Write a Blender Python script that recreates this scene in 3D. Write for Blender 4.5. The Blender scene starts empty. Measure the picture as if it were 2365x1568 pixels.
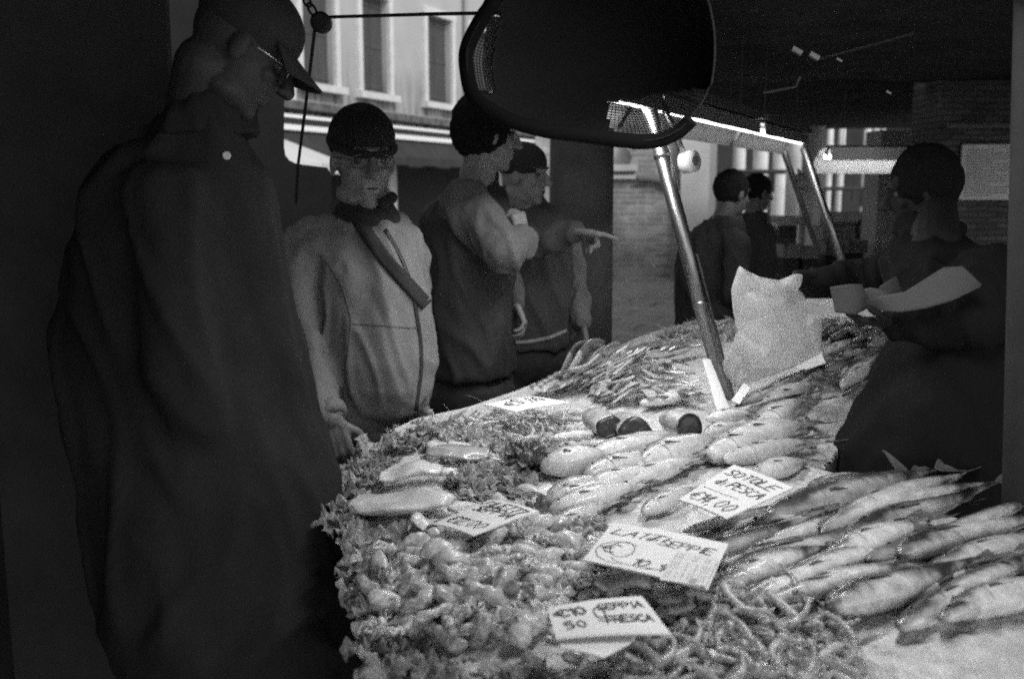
import bpy, bmesh, math, random
from mathutils import Vector, Matrix, noise, Quaternion
from mathutils.bvhtree import BVHTree
R = math.radians
sc = bpy.context.scene
col = sc.collection
rnd = random.Random(7)

# ------------------------------------------------------------------ camera, sky, sun, exposure
F, CX, CY, PITCH, EYE = 2300.0, 1182.5, 784.0, R(8.75), 1.6
cam = bpy.data.cameras.new('camera'); co = bpy.data.objects.new('camera', cam); col.objects.link(co)
cam.sensor_width = 36; cam.lens = 35.0; cam.clip_end = 500; cam.clip_start = .02
co.location = (0, 0, EYE); co.rotation_euler = (R(90) - PITCH, 0, 0)
cam.dof.use_dof = True; cam.dof.focus_distance = 2.3; cam.dof.aperture_fstop = 4.0
sc.camera = co
w = bpy.data.worlds.new('World'); sc.world = w; w.use_nodes = True
nt = w.node_tree; nt.nodes.clear()
sky = nt.nodes.new('ShaderNodeTexSky'); sky.sky_type = 'NISHITA'; sky.sun_disc = False
sky.sun_elevation = R(40); sky.sun_rotation = R(140)
bw = nt.nodes.new('ShaderNodeRGBToBW'); bg = nt.nodes.new('ShaderNodeBackground'); bg.inputs[1].default_value = .12
wo = nt.nodes.new('ShaderNodeOutputWorld'); w.cycles.sampling_method = 'NONE'
nt.links.new(sky.outputs[0], bw.inputs[0]); nt.links.new(bw.outputs[0], bg.inputs[0]); nt.links.new(bg.outputs[0], wo.inputs[0])
sl = bpy.data.lights.new('sun', 'SUN'); sl.energy = .75; sl.angle = R(15); so = bpy.data.objects.new('sun', sl); col.objects.link(so)
sd = Vector((math.sin(R(140)) * math.cos(R(40)), math.cos(R(140)) * math.cos(R(40)), math.sin(R(40))))
so.rotation_euler = sd.to_track_quat('Z', 'Y').to_euler()
sc.view_settings.view_transform = 'Standard'; sc.view_settings.look = 'None'; sc.view_settings.exposure = 1.0; sc.view_settings.gamma = 1
TUBE = 10.0
sc.cycles.max_bounces = 8; sc.cycles.transparent_max_bounces = 12
sc.cycles.sample_clamp_indirect = 2; sc.cycles.sample_clamp_direct = 8
sc.cycles.use_denoising = False
sc.cycles.filter_width = 1.9

# ------------------------------------------------------------------ picture <-> world
FW = Vector((0, math.cos(PITCH), -math.sin(PITCH))); UP = Vector((0, math.sin(PITCH), math.cos(PITCH))); CAM = Vector((0, 0, EYE))
def ray(x, y): return Vector((1, 0, 0)) * ((x - CX) / F) + UP * ((CY - y) / F) + FW
def P(x, y, z=.97):
    d = ray(x, y); return CAM + d * ((z - EYE) / d.z)
def Q(x, y, Y):
    d = ray(x, y); return CAM + d * (Y / d.y)
def proj(p):
    d = Vector(p) - CAM; k = d.dot(FW); return (CX + F * d.x / k, CY - F * d.dot(UP) / k)
def inside(poly, x, y):
    r = False; j = len(poly) - 1
    for i in range(len(poly)):
        a, b = poly[i], poly[j]
        if (a[1] > y) != (b[1] > y) and x < (b[0] - a[0]) * (y - a[1]) / (b[1] - a[1]) + a[0]: r = not r
        j = i
    return r
def NZ(x, y, z=0.0): return noise.noise(Vector((x, y, z)))

# ------------------------------------------------------------------ materials (black and white film: every colour is a grey)
_m = {}
def mat(name, base, rough=.7, spec=.4, metal=0, bump=0, bscale=60, var=0, vscale=6, coat=0, transl=0, stretch=None, kind=None):
    if name in _m: return _m[name]
    m = bpy.data.materials.new(name); m.use_nodes = True; t = m.node_tree; b = t.nodes['Principled BSDF']
    b.inputs['Base Color'].default_value = (base, base, base, 1); b.inputs['Roughness'].default_value = rough
    b.inputs['Specular IOR Level'].default_value = spec; b.inputs['Metallic'].default_value = metal; b.inputs['Coat Weight'].default_value = coat
    b.inputs['Coat Roughness'].default_value = .12
    tc = t.nodes.new('ShaderNodeTexCoord'); mp = t.nodes.new('ShaderNodeMapping'); t.links.new(tc.outputs['Object'], mp.inputs[0])
    if stretch: mp.inputs['Scale'].default_value = stretch
    if var:
        n = t.nodes.new('ShaderNodeTexNoise'); n.inputs['Scale'].default_value = vscale; n.inputs['Detail'].default_value = 6; n.inputs['Roughness'].default_value = .65
        t.links.new(mp.outputs[0], n.inputs['Vector'])
        r = t.nodes.new('ShaderNodeMapRange'); r.inputs[1].default_value = .3; r.inputs[2].default_value = .7
        r.inputs[3].default_value = base * (1 - var); r.inputs[4].default_value = min(.95, base * (1 + var))
        t.links.new(n.outputs[0], r.inputs[0]); t.links.new(r.outputs[0], b.inputs['Base Color'])
    if bump:
        n = t.nodes.new('ShaderNodeTexNoise'); n.inputs['Scale'].default_value = bscale; n.inputs['Detail'].default_value = 5
        t.links.new(mp.outputs[0], n.inputs['Vector'])
        bp = t.nodes.new('ShaderNodeBump'); bp.inputs['Strength'].default_value = bump; bp.inputs['Distance'].default_value = .01
        t.links.new(n.outputs[0], bp.inputs['Height']); t.links.new(bp.outputs[0], b.inputs['Normal'])
    if transl:
        tr = t.nodes.new('ShaderNodeBsdfTranslucent'); tr.inputs[0].default_value = (base, base, base, 1)
        mx = t.nodes.new('ShaderNodeMixShader'); mx.inputs[0].default_value = transl
        t.links.new(b.outputs[0], mx.inputs[1]); t.links.new(tr.outputs[0], mx.inputs[2]); t.links.new(mx.outputs[0], t.nodes['Material Output'].inputs[0])
    _m[name] = m; return m
def emit(name, s):
    m = bpy.data.materials.new(name); m.use_nodes = True; b = m.node_tree.nodes['Principled BSDF']
    b.inputs['Base Color'].default_value = (.8, .8, .8, 1); b.inputs['Emission Color'].default_value = (1, 1, 1, 1); b.inputs['Emission Strength'].default_value = s; m.cycles.emission_sampling = 'NONE'
    return m
def fish_mat(name, belly, back, axis='Z', rough=.3, edge=.15, spots=.25, sscale=260, mid=0.0, soft=.35, stripe=0):
    """colour runs from the back (+axis) to the belly (-axis) of the fish, plus scales and blotches"""
    m = bpy.data.materials.new(name); m.use_nodes = True; t = m.node_tree; b = t.nodes['Principled BSDF']
    b.inputs['Roughness'].default_value = rough; b.inputs['Specular IOR Level'].default_value = .6; b.inputs['Coat Weight'].default_value = .9; b.inputs['Coat Roughness'].default_value = .09
    tc = t.nodes.new('ShaderNodeTexCoord'); sp = t.nodes.new('ShaderNodeSeparateXYZ'); t.links.new(tc.outputs['Object'], sp.inputs[0])
    n = t.nodes.new('ShaderNodeTexNoise'); n.inputs['Scale'].default_value = 14; n.inputs['Detail'].default_value = 5
    t.links.new(tc.outputs['Object'], n.inputs['Vector'])
    ad = t.nodes.new('ShaderNodeMath'); ad.operation = 'MULTIPLY_ADD'; ad.inputs[1].default_value = .09; t.links.new(n.outputs[0], ad.inputs[0])
    t.links.new(sp.outputs[axis], ad.inputs[2])
    mr = t.nodes.new('ShaderNodeMapRange'); mr.interpolation_type = 'SMOOTHSTEP'
    mr.inputs[1].default_value = .045 + mid - .03 * soft * 2; mr.inputs[2].default_value = .045 + mid + .03 * soft * 2
    mr.inputs[3].default_value = belly; mr.inputs[4].default_value = back
    t.links.new(ad.outputs[0], mr.inputs[0])
    v = t.nodes.new('ShaderNodeTexVoronoi'); v.inputs['Scale'].default_value = sscale; t.links.new(tc.outputs['Object'], v.inputs['Vector'])
    n2 = t.nodes.new('ShaderNodeTexNoise'); n2.inputs['Scale'].default_value = 38; n2.inputs['Detail'].default_value = 7; t.links.new(tc.outputs['Object'], n2.inputs['Vector'])
    m2 = t.nodes.new('ShaderNodeMapRange'); m2.inputs[1].default_value = .3; m2.inputs[2].default_value = .7; m2.inputs[3].default_value = 1 - spots; m2.inputs[4].default_value = 1 + spots * .5
    t.links.new(n2.outputs[0], m2.inputs[0])
    mu = t.nodes.new('ShaderNodeMath'); mu.operation = 'MULTIPLY'; t.links.new(mr.outputs[0], mu.inputs[0]); t.links.new(m2.outputs[0], mu.inputs[1])
    t.links.new(mu.outputs[0], b.inputs['Base Color'])
    bp = t.nodes.new('ShaderNodeBump'); bp.inputs['Strength'].default_value = .4; bp.inputs['Distance'].default_value = .002
    a2 = t.nodes.new('ShaderNodeMath'); a2.operation = 'ADD'; t.links.new(v.outputs[0], a2.inputs[0]); t.links.new(n2.outputs[0], a2.inputs[1])
    t.links.new(a2.outputs[0], bp.inputs['Height']); t.links.new(bp.outputs[0], b.inputs['Normal'])
    return m

# ------------------------------------------------------------------ mesh helpers
def tag(o, label, cat, group=None, kind=None):
    if label: o['label'] = label
    if cat: o['category'] = cat
    if group: o['group'] = group
    if kind: o['kind'] = kind
    return o
def mk(name, verts, faces, m, parent=None, smooth=True):
    me = bpy.data.meshes.new(name); me.from_pydata([tuple(v) for v in verts], [], faces); me.update()
    if smooth: me.polygons.foreach_set('use_smooth', [True] * len(me.polygons))
    if m: me.materials.append(m)
    o = bpy.data.objects.new(name, me); col.objects.link(o)
    if parent: adopt(o, parent)
    return o
def adopt(o, parent):
    o.parent = parent
    bpy.context.view_layer.update()
    o.matrix_parent_inverse = parent.matrix_world.inverted()
def empty(name, loc):
    o = bpy.data.objects.new(name, None); col.objects.link(o); o.location = loc; o.empty_display_size = .05; return o
class MB:
    def __init__(s): s.v = []; s.f = []
    def add(s, v, f):
        n = len(s.v); s.v += [Vector(a) for a in v]; s.f += [tuple(i + n for i in q) for q in f]; return s
    def box(s, c, d, rot=None):
        c = Vector(c); vs = []
        for x in (-.5, .5):
            for y in (-.5, .5):
                for z in (-.5, .5):
                    q = Vector((x * d[0], y * d[1], z * d[2]))
                    if rot: q = rot @ q
                    vs.append(c + q)
        return s.add(vs, [(0, 1, 3, 2), (4, 6, 7, 5), (0, 4, 5, 1), (2, 3, 7, 6), (0, 2, 6, 4), (1, 5, 7, 3)])
    def tube(s, pts, rad, n=12, cap=True):
        pts = [Vector(p) for p in pts]; 
        if not hasattr(rad, '__len__'): rad = [rad] * len(pts)
        vs = []; fs = []; prev = None
        for i, p in enumerate(pts):
            d = (pts[min(i + 1, len(pts) - 1)] - pts[max(i - 1, 0)]).normalized()
            if prev is None:
                a = Vector((0, 0, 1)) if abs(d.z) < .9 else Vector((1, 0, 0)); u = d.cross(a).normalized()
            else: u = (prev - d * prev.dot(d)).normalized()
            prev = u; w_ = d.cross(u)
            for k in range(n):
                a = 2 * math.pi * k / n; vs.append(p + (u * math.cos(a) + w_ * math.sin(a)) * rad[i])
        for i in range(len(pts) - 1):
            for k in range(n):
                fs.append((i * n + k, i * n + (k + 1) % n, (i + 1) * n + (k + 1) % n, (i + 1) * n + k))
        if cap: fs.append(tuple(range(n))[::-1]); fs.append(tuple((len(pts) - 1) * n + k for k in range(n)))
        return s.add(vs, fs)
    def ell(s, c, r, rot=None, n=16, m=10):
        c = Vector(c); vs = []; fs = []
        if not hasattr(r, '__len__'): r = (r, r, r)
        def tr(q):
            if rot: q = rot @ q
            return c + q
        vs.append(tr(Vector((0, 0, r[2]))))
        for i in range(1, m):
            t = math.pi * i / m
            for k in range(n):
                a = 2 * math.pi * k / n; vs.append(tr(Vector((r[0] * math.sin(t) * math.cos(a), r[1] * math.sin(t) * math.sin(a), r[2] * math.cos(t)))))
        vs.append(tr(Vector((0, 0, -r[2]))))
        for k in range(n): fs.append((0, 1 + k, 1 + (k + 1) % n))
        for i in range(m - 2):
            for k in range(n): fs.append((1 + i * n + k, 1 + (i + 1) * n + k, 1 + (i + 1) * n + (k + 1) % n, 1 + i * n + (k + 1) % n))
        L = len(vs) - 1
        for k in range(n): fs.append((L, 1 + (m - 2) * n + (k + 1) % n, 1 + (m - 2) * n + k))
        return s.add(vs, fs)
    def cap(s, a, b, ra, rb, n=12):
        a, b = Vector(a), Vector(b); d = b - a; L = d.length
        if L < 1e-5: return s.ell(a, ra)
        pts = []; rr = []
        for t in (-1, -.85, -.55, -.2): pts.append(a + d / L * ra * t); rr.append(max(.0005, ra * math.sqrt(max(0, 1 - t * t))))
        pts.append(a); rr.append(ra)
        k = max(1, int(L / .08))
        for i in range(1, k): pts.append(a + d * i / k); rr.append(ra + (rb - ra) * i / k)
        pts.append(b); rr.append(rb)
        for t in (.2, .55, .85, 1): pts.append(b + d / L * rb * t); rr.append(max(.0005, rb * math.sqrt(max(0, 1 - t * t))))
        return s.tube(pts, rr, n)
    def loft(s, rings, n=24, p=2.0):
        """rings: (centre, rx, ry, heading) horizontal superellipses"""
        vs = []; fs = []
        for c, rx, ry, h in rings:
            c = Vector(c)
            for k in range(n):
                a = 2 * math.pi * k / n; ca, sa = math.cos(a), math.sin(a)
                x = rx * math.copysign(abs(ca) ** (2 / p), ca); y = ry * math.copysign(abs(sa) ** (2 / p), sa)
                vs.append(c + Vector((x * math.cos(h) - y * math.sin(h), x * math.sin(h) + y * math.cos(h), 0)))
        for i in range(len(rings) - 1):
            for k in range(n): fs.append((i * n + k, i * n + (k + 1) % n, (i + 1) * n + (k + 1) % n, (i + 1) * n + k))
        fs.append(tuple(range(n))[::-1]); fs.append(tuple((len(rings) - 1) * n + k for k in range(n)))
        return s.add(vs, fs)
    def prism(s, outline, dv):
        n = len(outline); vs = [Vector(p) for p in outline] + [Vector(p) + Vector(dv) for p in outline]
        fs = [tuple(range(n))[::-1], tuple(range(n, 2 * n))] + [(k, (k + 1) % n, n + (k + 1) % n, n + k) for k in range(n)]
        return s.add(vs, fs)
    def build(s, name, m, parent=None, smooth=False): return mk(name, s.v, s.f, m, parent, smooth)
    def remesh(s, name, m, parent=None, voxel=.006, it=4, fold=0, fs=6, disp=None):
        o = mk(name, s.v, s.f, m, None, True)
        md = o.modifiers.new('r', 'REMESH'); md.mode = 'VOXEL'; md.voxel_size = voxel; md.use_smooth_shade = True
        sm = o.modifiers.new('s', 'SMOOTH'); sm.iterations = it; sm.factor = .5
        dg = bpy.context.evaluated_depsgraph_get()
        me = bpy.data.meshes.new_from_object(o.evaluated_get(dg)); o.modifiers.clear(); old = o.data; o.data = me; bpy.data.meshes.remove(old)
        if not me.materials: me.materials.append(m)
        if fold or disp:
            me.update(); ns = [v.normal.copy() for v in me.vertices]
            for v, nn in zip(me.vertices, ns):
                p = v.co; k = 0
                if fold:
                    q = Vector((p.x * fs + .35 * math.sin(p.z * 5), p.y * fs, p.z * fs * .42 + p.x * 2.2))
                    a = noise.noise(q + Vector((3, 1, 7))); b_ = noise.noise(q * 2.1 + Vector((1, 5, 2))); c_ = noise.noise(q * 4.6)
                    k = fold * (max(-.3, 1 - abs(a) * 4.5) * .75 - .25 + .45 * max(-.3, 1 - abs(b_) * 4) + .16 * c_)
                if disp: k += disp(p)
                v.co = p + nn * k
        me.polygons.foreach_set('use_smooth', [True] * len(me.polygons)); me.update()
        if parent: adopt(o, parent)
        return o
def ribbon_on(target, pts, wid, off, name, m, parent, steps=60):
    """a flat band lying on a surface, following picture points"""
    me = target.data; T = target.matrix_world
    bv = BVHTree.FromPolygons([T @ v.co for v in me.vertices], [tuple(p.vertices) for p in me.polygons])
    seg = []; 
    for i in range(len(pts) - 1):
        for k in range(steps // (len(pts) - 1)): 
            t = k / (steps // (len(pts) - 1)); a, b = pts[i], pts[i + 1]; seg.append((a[0] + (b[0] - a[0]) * t, a[1] + (b[1] - a[1]) * t))
    seg.append(pts[-1])
    for _ in range(6): seg = [seg[0]] + [((seg[i-1][0] + seg[i][0] + seg[i+1][0]) / 3, (seg[i-1][1] + seg[i][1] + seg[i+1][1]) / 3) for i in range(1, len(seg) - 1)] + [seg[-1]]
    rows = []
    for i, (x, y) in enumerate(seg):
        a = seg[max(0, i - 1)]; b = seg[min(len(seg) - 1, i + 1)]; tx, ty = b[0] - a[0], b[1] - a[1]; l = math.hypot(tx, ty) or 1
        nx, ny = -ty / l, tx / l; row = []
        for s in (-1, -.5, 0, .5, 1):
            q = ray(x + nx * wid * s / 2, y + ny * wid * s / 2); h = bv.ray_cast(CAM, q.normalized())
            row.append(h)
        rows.append(row)
    vs = []; ok = []; d0 = None
    for row in rows:
        if all(h[0] is not None for h in row):
            for h in row: vs.append(h[0] + (CAM - h[0]).normalized() * off * (.6 if h in (row[0], row[-1]) else 1))
            ok.append(True)
    n = len(vs) // 5; fs = []
    for i in range(n - 1):
        for k in range(4):
            a = i * 5 + k
            if (vs[a] - vs[a + 5]).length < .06: fs.append((a, a + 1, a + 6, a + 5))
    o = mk(name, vs, fs, m, parent)
    sd_ = o.modifiers.new('t', 'SOLIDIFY'); sd_.thickness = off * .8; sd_.offset = 0
    return o
def surf(target, x, y):
    me = target.data; T = target.matrix_world
    bv = BVHTree.FromPolygons([T @ v.co for v in me.vertices], [tuple(p.vertices) for p in me.polygons])
    h = bv.ray_cast(CAM, ray(x, y).normalized()); return h[0], h[1]

# ------------------------------------------------------------------ ground and the buildings across the square
def paving_mat():
    m = bpy.data.materials.new('stone paving'); m.use_nodes = True; t = m.node_tree; b = t.nodes['Principled BSDF']; b.inputs['Roughness'].default_value = .55
    tc = t.nodes.new('ShaderNodeTexCoord'); mp = t.nodes.new('ShaderNodeMapping'); mp.inputs['Rotation'].default_value = (0, 0, R(24)); t.links.new(tc.outputs['Object'], mp.inputs[0])
    br = t.nodes.new('ShaderNodeTexBrick'); br.inputs['Scale'].default_value = 1; br.inputs['Brick Width'].default_value = .9; br.inputs['Row Height'].default_value = .45
    br.inputs['Mortar Size'].default_value = .012; br.inputs['Color1'].default_value = (.46, .46, .46, 1); br.inputs['Color2'].default_value = (.36, .36, .36, 1); br.inputs['Mortar'].default_value = (.05, .05, .05, 1)
    n0 = t.nodes.new('ShaderNodeTexNoise'); n0.inputs['Scale'].default_value = 1.3; mv = t.nodes.new('ShaderNodeVectorMath'); mv.operation = 'MULTIPLY_ADD'; mv.inputs[1].default_value = (.25, .25, 0)
    t.links.new(tc.outputs['Object'], n0.inputs['Vector']); t.links.new(n0.outputs['Color'], mv.inputs[0]); t.links.new(mp.outputs[0], mv.inputs[2]); t.links.new(mv.outputs[0], br.inputs['Vector'])
    n = t.nodes.new('ShaderNodeTexNoise'); n.inputs['Scale'].default_value = 7; n.inputs['Detail'].default_value = 8; t.links.new(tc.outputs['Object'], n.inputs['Vector'])
    mx = t.nodes.new('ShaderNodeMix'); mx.data_type = 'RGBA'; mx.blend_type = 'MULTIPLY'; mx.inputs[0].default_value = .8
    cr = t.nodes.new('ShaderNodeMapRange'); cr.inputs[1].default_value = .3; cr.inputs[2].default_value = .7; cr.inputs[3].default_value = .6; cr.inputs[4].default_value = 1.15; t.links.new(n.outputs[0], cr.inputs[0])
    t.links.new(br.outputs[0], mx.inputs[6]); t.links.new(cr.outputs[0], mx.inputs[7]); t.links.new(mx.outputs[2], b.inputs['Base Color']); return m
g = mk('ground', [(-60, -20, 0), (80, -20, 0), (80, 120, 0), (-60, 120, 0)], [(0, 1, 2, 3)], paving_mat(), None, False); g['kind'] = 'structure'

def brick_mat(name, c1, c2, mo, scale=1.0):
    m = bpy.data.materials.new(name); m.use_nodes = True; t = m.node_tree; b = t.nodes['Principled BSDF']; b.inputs['Roughness'].default_value = .9
    tc = t.nodes.new('ShaderNodeTexCoord'); mp = t.nodes.new('ShaderNodeMapping'); mp.inputs['Rotation'].default_value = (R(90), 0, 0)
    nz = t.nodes.new('ShaderNodeTexNoise'); nz.inputs['Scale'].default_value = 3.5; nz.inputs['Detail'].default_value = 4
    vm = t.nodes.new('ShaderNodeVectorMath'); vm.operation = 'MULTIPLY_ADD'; vm.inputs[1].default_value = (.05, .0, .05)
    t.links.new(tc.outputs['Object'], nz.inputs['Vector']); t.links.new(nz.outputs['Color'], vm.inputs[0]); t.links.new(tc.outputs['Object'], vm.inputs[2]); t.links.new(vm.outputs[0], mp.inputs[0])
    br = t.nodes.new('ShaderNodeTexBrick'); br.inputs['Scale'].default_value = scale; br.inputs['Brick Width'].default_value = .26; br.inputs['Row Height'].default_value = .075
    br.inputs['Mortar Size'].default_value = .012; br.inputs['Mortar Smooth'].default_value = .3; br.inputs['Bias'].default_value = -.1
    for k, c in (('Color1', c1), ('Color2', c2), ('Mortar', mo)): br.inputs[k].default_value = (c, c, c, 1)
    t.links.new(mp.outputs[0], br.inputs['Vector'])
    n = t.nodes.new('ShaderNodeTexNoise'); n.inputs['Scale'].default_value = 2.2; n.inputs['Detail'].default_value = 9; n.inputs['Roughness'].default_value = .7; t.links.new(tc.outputs['Object'], n.inputs['Vector'])
    cr = t.nodes.new('ShaderNodeMapRange'); cr.inputs[1].default_value = .32; cr.inputs[2].default_value = .68; cr.inputs[3].default_value = .55; cr.inputs[4].default_value = 1.35; t.links.new(n.outputs[0], cr.inputs[0])
    mx = t.nodes.new('ShaderNodeMix'); mx.data_type = 'RGBA'; mx.blend_type = 'MULTIPLY'; mx.inputs[0].default_value = 1
    t.links.new(br.outputs[0], mx.inputs[6]); t.links.new(cr.outputs[0], mx.inputs[7]); t.links.new(mx.outputs[2], b.inputs['Base Color'])
    bp = t.nodes.new('ShaderNodeBump'); bp.inputs['Distance'].default_value = .02; bp.inputs['Strength'].default_value = .7; t.links.new(br.outputs['Fac'], bp.inputs['Height']); bp.invert = True
    t.links.new(bp.outputs[0], b.inputs['Normal']); return m

# facade frame: u along the facade (away to the right), v up
FD = Vector((.405, .914, 0)).normalized(); FN = Vector((FD.y, -FD.x, 0)); F0 = Vector((-2.67, 18.5, 0))
def FA(x, y, off=0.0):
    """picture point -> point on the facade plane pushed out by off"""
    d = ray(x, y); p0 = F0 + FN * off; t = (p0 - CAM).dot(FN) / d.dot(FN); return CAM + d * t
def facade_mat():
    m = bpy.data.materials.new('stained plaster'); m.use_nodes = True; t = m.node_tree; b = t.nodes['Principled BSDF']; b.inputs['Roughness'].default_value = .92
    tc = t.nodes.new('ShaderNodeTexCoord'); mp = t.nodes.new('ShaderNodeMapping'); mp.inputs['Scale'].default_value = (3.2, 3.2, .28); t.links.new(tc.outputs['Object'], mp.inputs[0])
    n = t.nodes.new('ShaderNodeTexNoise'); n.inputs['Scale'].default_value = 2.4; n.inputs['Detail'].default_value = 8; n.inputs['Roughness'].default_value = .6; t.links.new(mp.outputs[0], n.inputs['Vector'])
    n2 = t.nodes.new('ShaderNodeTexNoise'); n2.inputs['Scale'].default_value = 1.1; n2.inputs['Detail'].default_value = 6; t.links.new(tc.outputs['Object'], n2.inputs['Vector'])
    # rain streaks and grime rise from the ledge (a stain of the wall itself)
    sp = t.nodes.new('ShaderNodeSeparateXYZ'); t.links.new(tc.outputs['Object'], sp.inputs[0])
    mr = t.nodes.new('ShaderNodeMapRange'); mr.inputs[1].default_value = 2.6; mr.inputs[2].default_value = 3.9; mr.inputs[3].default_value = .42; mr.inputs[4].default_value = .0; t.links.new(sp.outputs['Z'], mr.inputs[0])
    s1 = t.nodes.new('ShaderNodeMapRange'); s1.inputs[1].default_value = .42; s1.inputs[2].default_value = .66; s1.inputs[3].default_value = .1; s1.inputs[4].default_value = 1; t.links.new(n.outputs[0], s1.inputs[0])
    mu = t.nodes.new('ShaderNodeMath'); mu.operation = 'MULTIPLY'; t.links.new(mr.outputs[0], mu.inputs[0]); t.links.new(s1.outputs[0], mu.inputs[1])
    s2 = t.nodes.new('ShaderNodeMapRange'); s2.inputs[1].default_value = .3; s2.inputs[2].default_value = .7; s2.inputs[3].default_value = .33; s2.inputs[4].default_value = .42; t.links.new(n2.outputs[0], s2.inputs[0])
    sb = t.nodes.new('ShaderNodeMath'); sb.operation = 'SUBTRACT'; t.links.new(s2.outputs[0], sb.inputs[0]); t.links.new(mu.outputs[0], sb.inputs[1]); t.links.new(sb.outputs[0], b.inputs['Base Color'])
    return m
def facade():
    root = empty('townhouse', F0 + FD * 2)
    tag(root, 'pale plastered house with tall shuttered windows above dark shop awnings', 'building')
    pl = facade_mat(); stone = mat('window stone', .58, .8, var=.12, vscale=5); sh = mat('shutter wood', .065, .7, var=.35, vscale=4, stretch=(6, 6, .4))
    wins = [(697, 772, -140, 186), (834, 896, -20, 205), (984, 1040, 42, 234), (1083, 1150, 76, 262)]
    wins0 = [(540, 640, -220, 160)]
    # wall built as a grid with openings left out
    us = []
    def U(x): p = FA(x, 250); return (p - F0).dot(FD)
    def Zc(x, y): return FA(x, y).z
    ops = []
    for (x0, x1, y0, y1) in wins0 + wins:
        zb = Zc(x0, y1); ops.append((U(x0), U(x1), zb, zb + 1.78))
    xs = sorted([-22.0, 24.0] + [o[0] for o in ops] + [o[1] for o in ops]); zs = [2.3, ops[1][2], ops[1][2] + 1.78, 7.5]
    zb = sum(o[2] for o in ops[1:]) / 4
    ops = [(a, b, zb, zb + 1.72) for a, b, _, _ in ops]
    zs = [0, 2.45, zb, zb + 1.72, 8.0]
    mb = MB()
    for i in range(len(xs) - 1):
        for k in range(len(zs) - 1):
            c = ((xs[i] + xs[i + 1]) / 2, (zs[k] + zs[k + 1]) / 2)
            if any(o[0] < c[0] < o[1] and o[2] < c[1] < o[3] for o in ops) or k == 0: continue
            a = F0 + FD * xs[i]; b = F0 + FD * xs[i + 1]
            for (p, q) in ((0, 0),):
                vs = [a + Vector((0, 0, zs[k])), b + Vector((0, 0, zs[k])), b + Vector((0, 0, zs[k + 1])), a + Vector((0, 0, zs[k + 1]))]
                mb.add(vs, [(0, 1, 2, 3)])
    for o in ops:   # reveals
        for (a, b, c, d) in ((o[0], o[2], o[0], o[3]), (o[1], o[3], o[1], o[2]), (o[0], o[3], o[1], o[3])):
            p = F0 + FD * a + Vector((0, 0, b)); q = F0 + FD * c + Vector((0, 0, d)); mb.add([p, q, q - FN * .3, p - FN * .3], [(0, 1, 2, 3)])
    mb.build('wall', pl, root)
    rot = Matrix.Rotation(math.atan2(FD.y, FD.x), 3, 'Z')
    for o in ops:
        um = (o[0] + o[1]) / 2; wd = o[1] - o[0]; zm = (o[2] + o[3]) / 2; hh = o[3] - o[2]
        fr = MB()
        for s in (-1, 1): fr.box(F0 + FD * (um + s * (wd / 2 + .07)) + FN * .03 + Vector((0, 0, zm)), (.14, .08, hh + .003), rot)
        fr.box(F0 + FD * um + FN * .033 + Vector((0, 0, o[3] + .07)), (wd + .32, .085, .14), rot)
        fo = fr.build('window_frame', stone, root)
        MB().box(F0 + FD * um + FN * .07 + Vector((0, 0, o[2] - .06)), (wd + .42, .2, .12), rot).build('sill', stone, fo)
        for s in (-1, 1):
            sb = MB(); c = F0 + FD * (um + s * wd * .245) - FN * .12 + Vector((0, 0, zm))
            sb.box(c, (wd * .47, .035, hh - .04), rot)
            for zz in (-.42, .0, .42): sb.box(c + FN * .022 + Vector((0, 0, zz * hh)), (wd * .44, .02, .07), rot)
            for k in range(4): sb.box(c + FN * .019 + FD * (wd * .47 * (k - 1.5) / 4), (.012, .012, hh - .1), rot)
            sb.build('shutter', sh, root)
    # dark grimy ledge under the windows, rails, awnings, shop openings
    dk = mat('grimy ledge', .10, .9, var=.7, vscale=9, bump=.8, bscale=9)
    def bar(z, off, th, dep, m, name, u0=-20, u1=13.0): return MB().box(F0 + FD * ((u0 + u1) / 2) + FN * off + Vector((0, 0, z)), (u1 - u0, dep, th), rot).build(name, m, root)
    zl = FA(860, 268).z
    bar(zl, .14, .13, .28, dk, 'ledge'); bar(zl + .085, .05, .05, .1, mat('ledge dust', .3, .9, var=.5, vscale=15), 'ledge_top')
    wt = mat('white rail', .85, .5)
    z1 = FA(700, 271, .35).z; z2 = FA(700, 297, .45).z
    bar(z1, .35, .05, .06, wt, 'awning_rail'); bar(z2, .45, .085, .1, wt, 'awning_rail')
    bar((z1 + z2) / 2, .3, .17, .14, mat('awning box', .02, .8), 'awning_box')
    ac = mat('dark awning cloth', .035, .9, var=.3, vscale=5)
    mb = MB()
    for i in range(60):
        u0 = -20 + i * .55; sc_ = .03 * (i % 2)
        a = F0 + FD * u0; b = F0 + FD * (u0 + .55)
        mb.add([a + FN * .42 + Vector((0, 0, z2 - .04)), b + FN * .42 + Vector((0, 0, z2 - .04)), b + FN * .7 + Vector((0, 0, z2 - .38)), a + FN * .7 + Vector((0, 0, z2 - .38)),
                b + FN * .7 + Vector((0, 0, z2 - .52 - sc_)), a + FN * .7 + Vector((0, 0, z2 - .52 - sc_))], [(0, 1, 2, 3), (3, 2, 4, 5)])
    mb.build('awning', ac, root)
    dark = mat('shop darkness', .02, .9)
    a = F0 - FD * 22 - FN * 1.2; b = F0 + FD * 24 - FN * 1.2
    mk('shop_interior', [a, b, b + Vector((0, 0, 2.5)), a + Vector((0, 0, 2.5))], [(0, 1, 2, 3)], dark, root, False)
    for x in (905, 560, 1150):
        p = FA(x, 500); p.z = 1.2; MB().box(p - FN * .1, (.26, .3, 2.5), rot).build('pilaster', mat('pilaster plaster', .45, .85, var=.2), root)
    # hanging cable and little box at the left
    pts = [FA(672, 105 + k * 8, .04) for k in range(15)]
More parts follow.
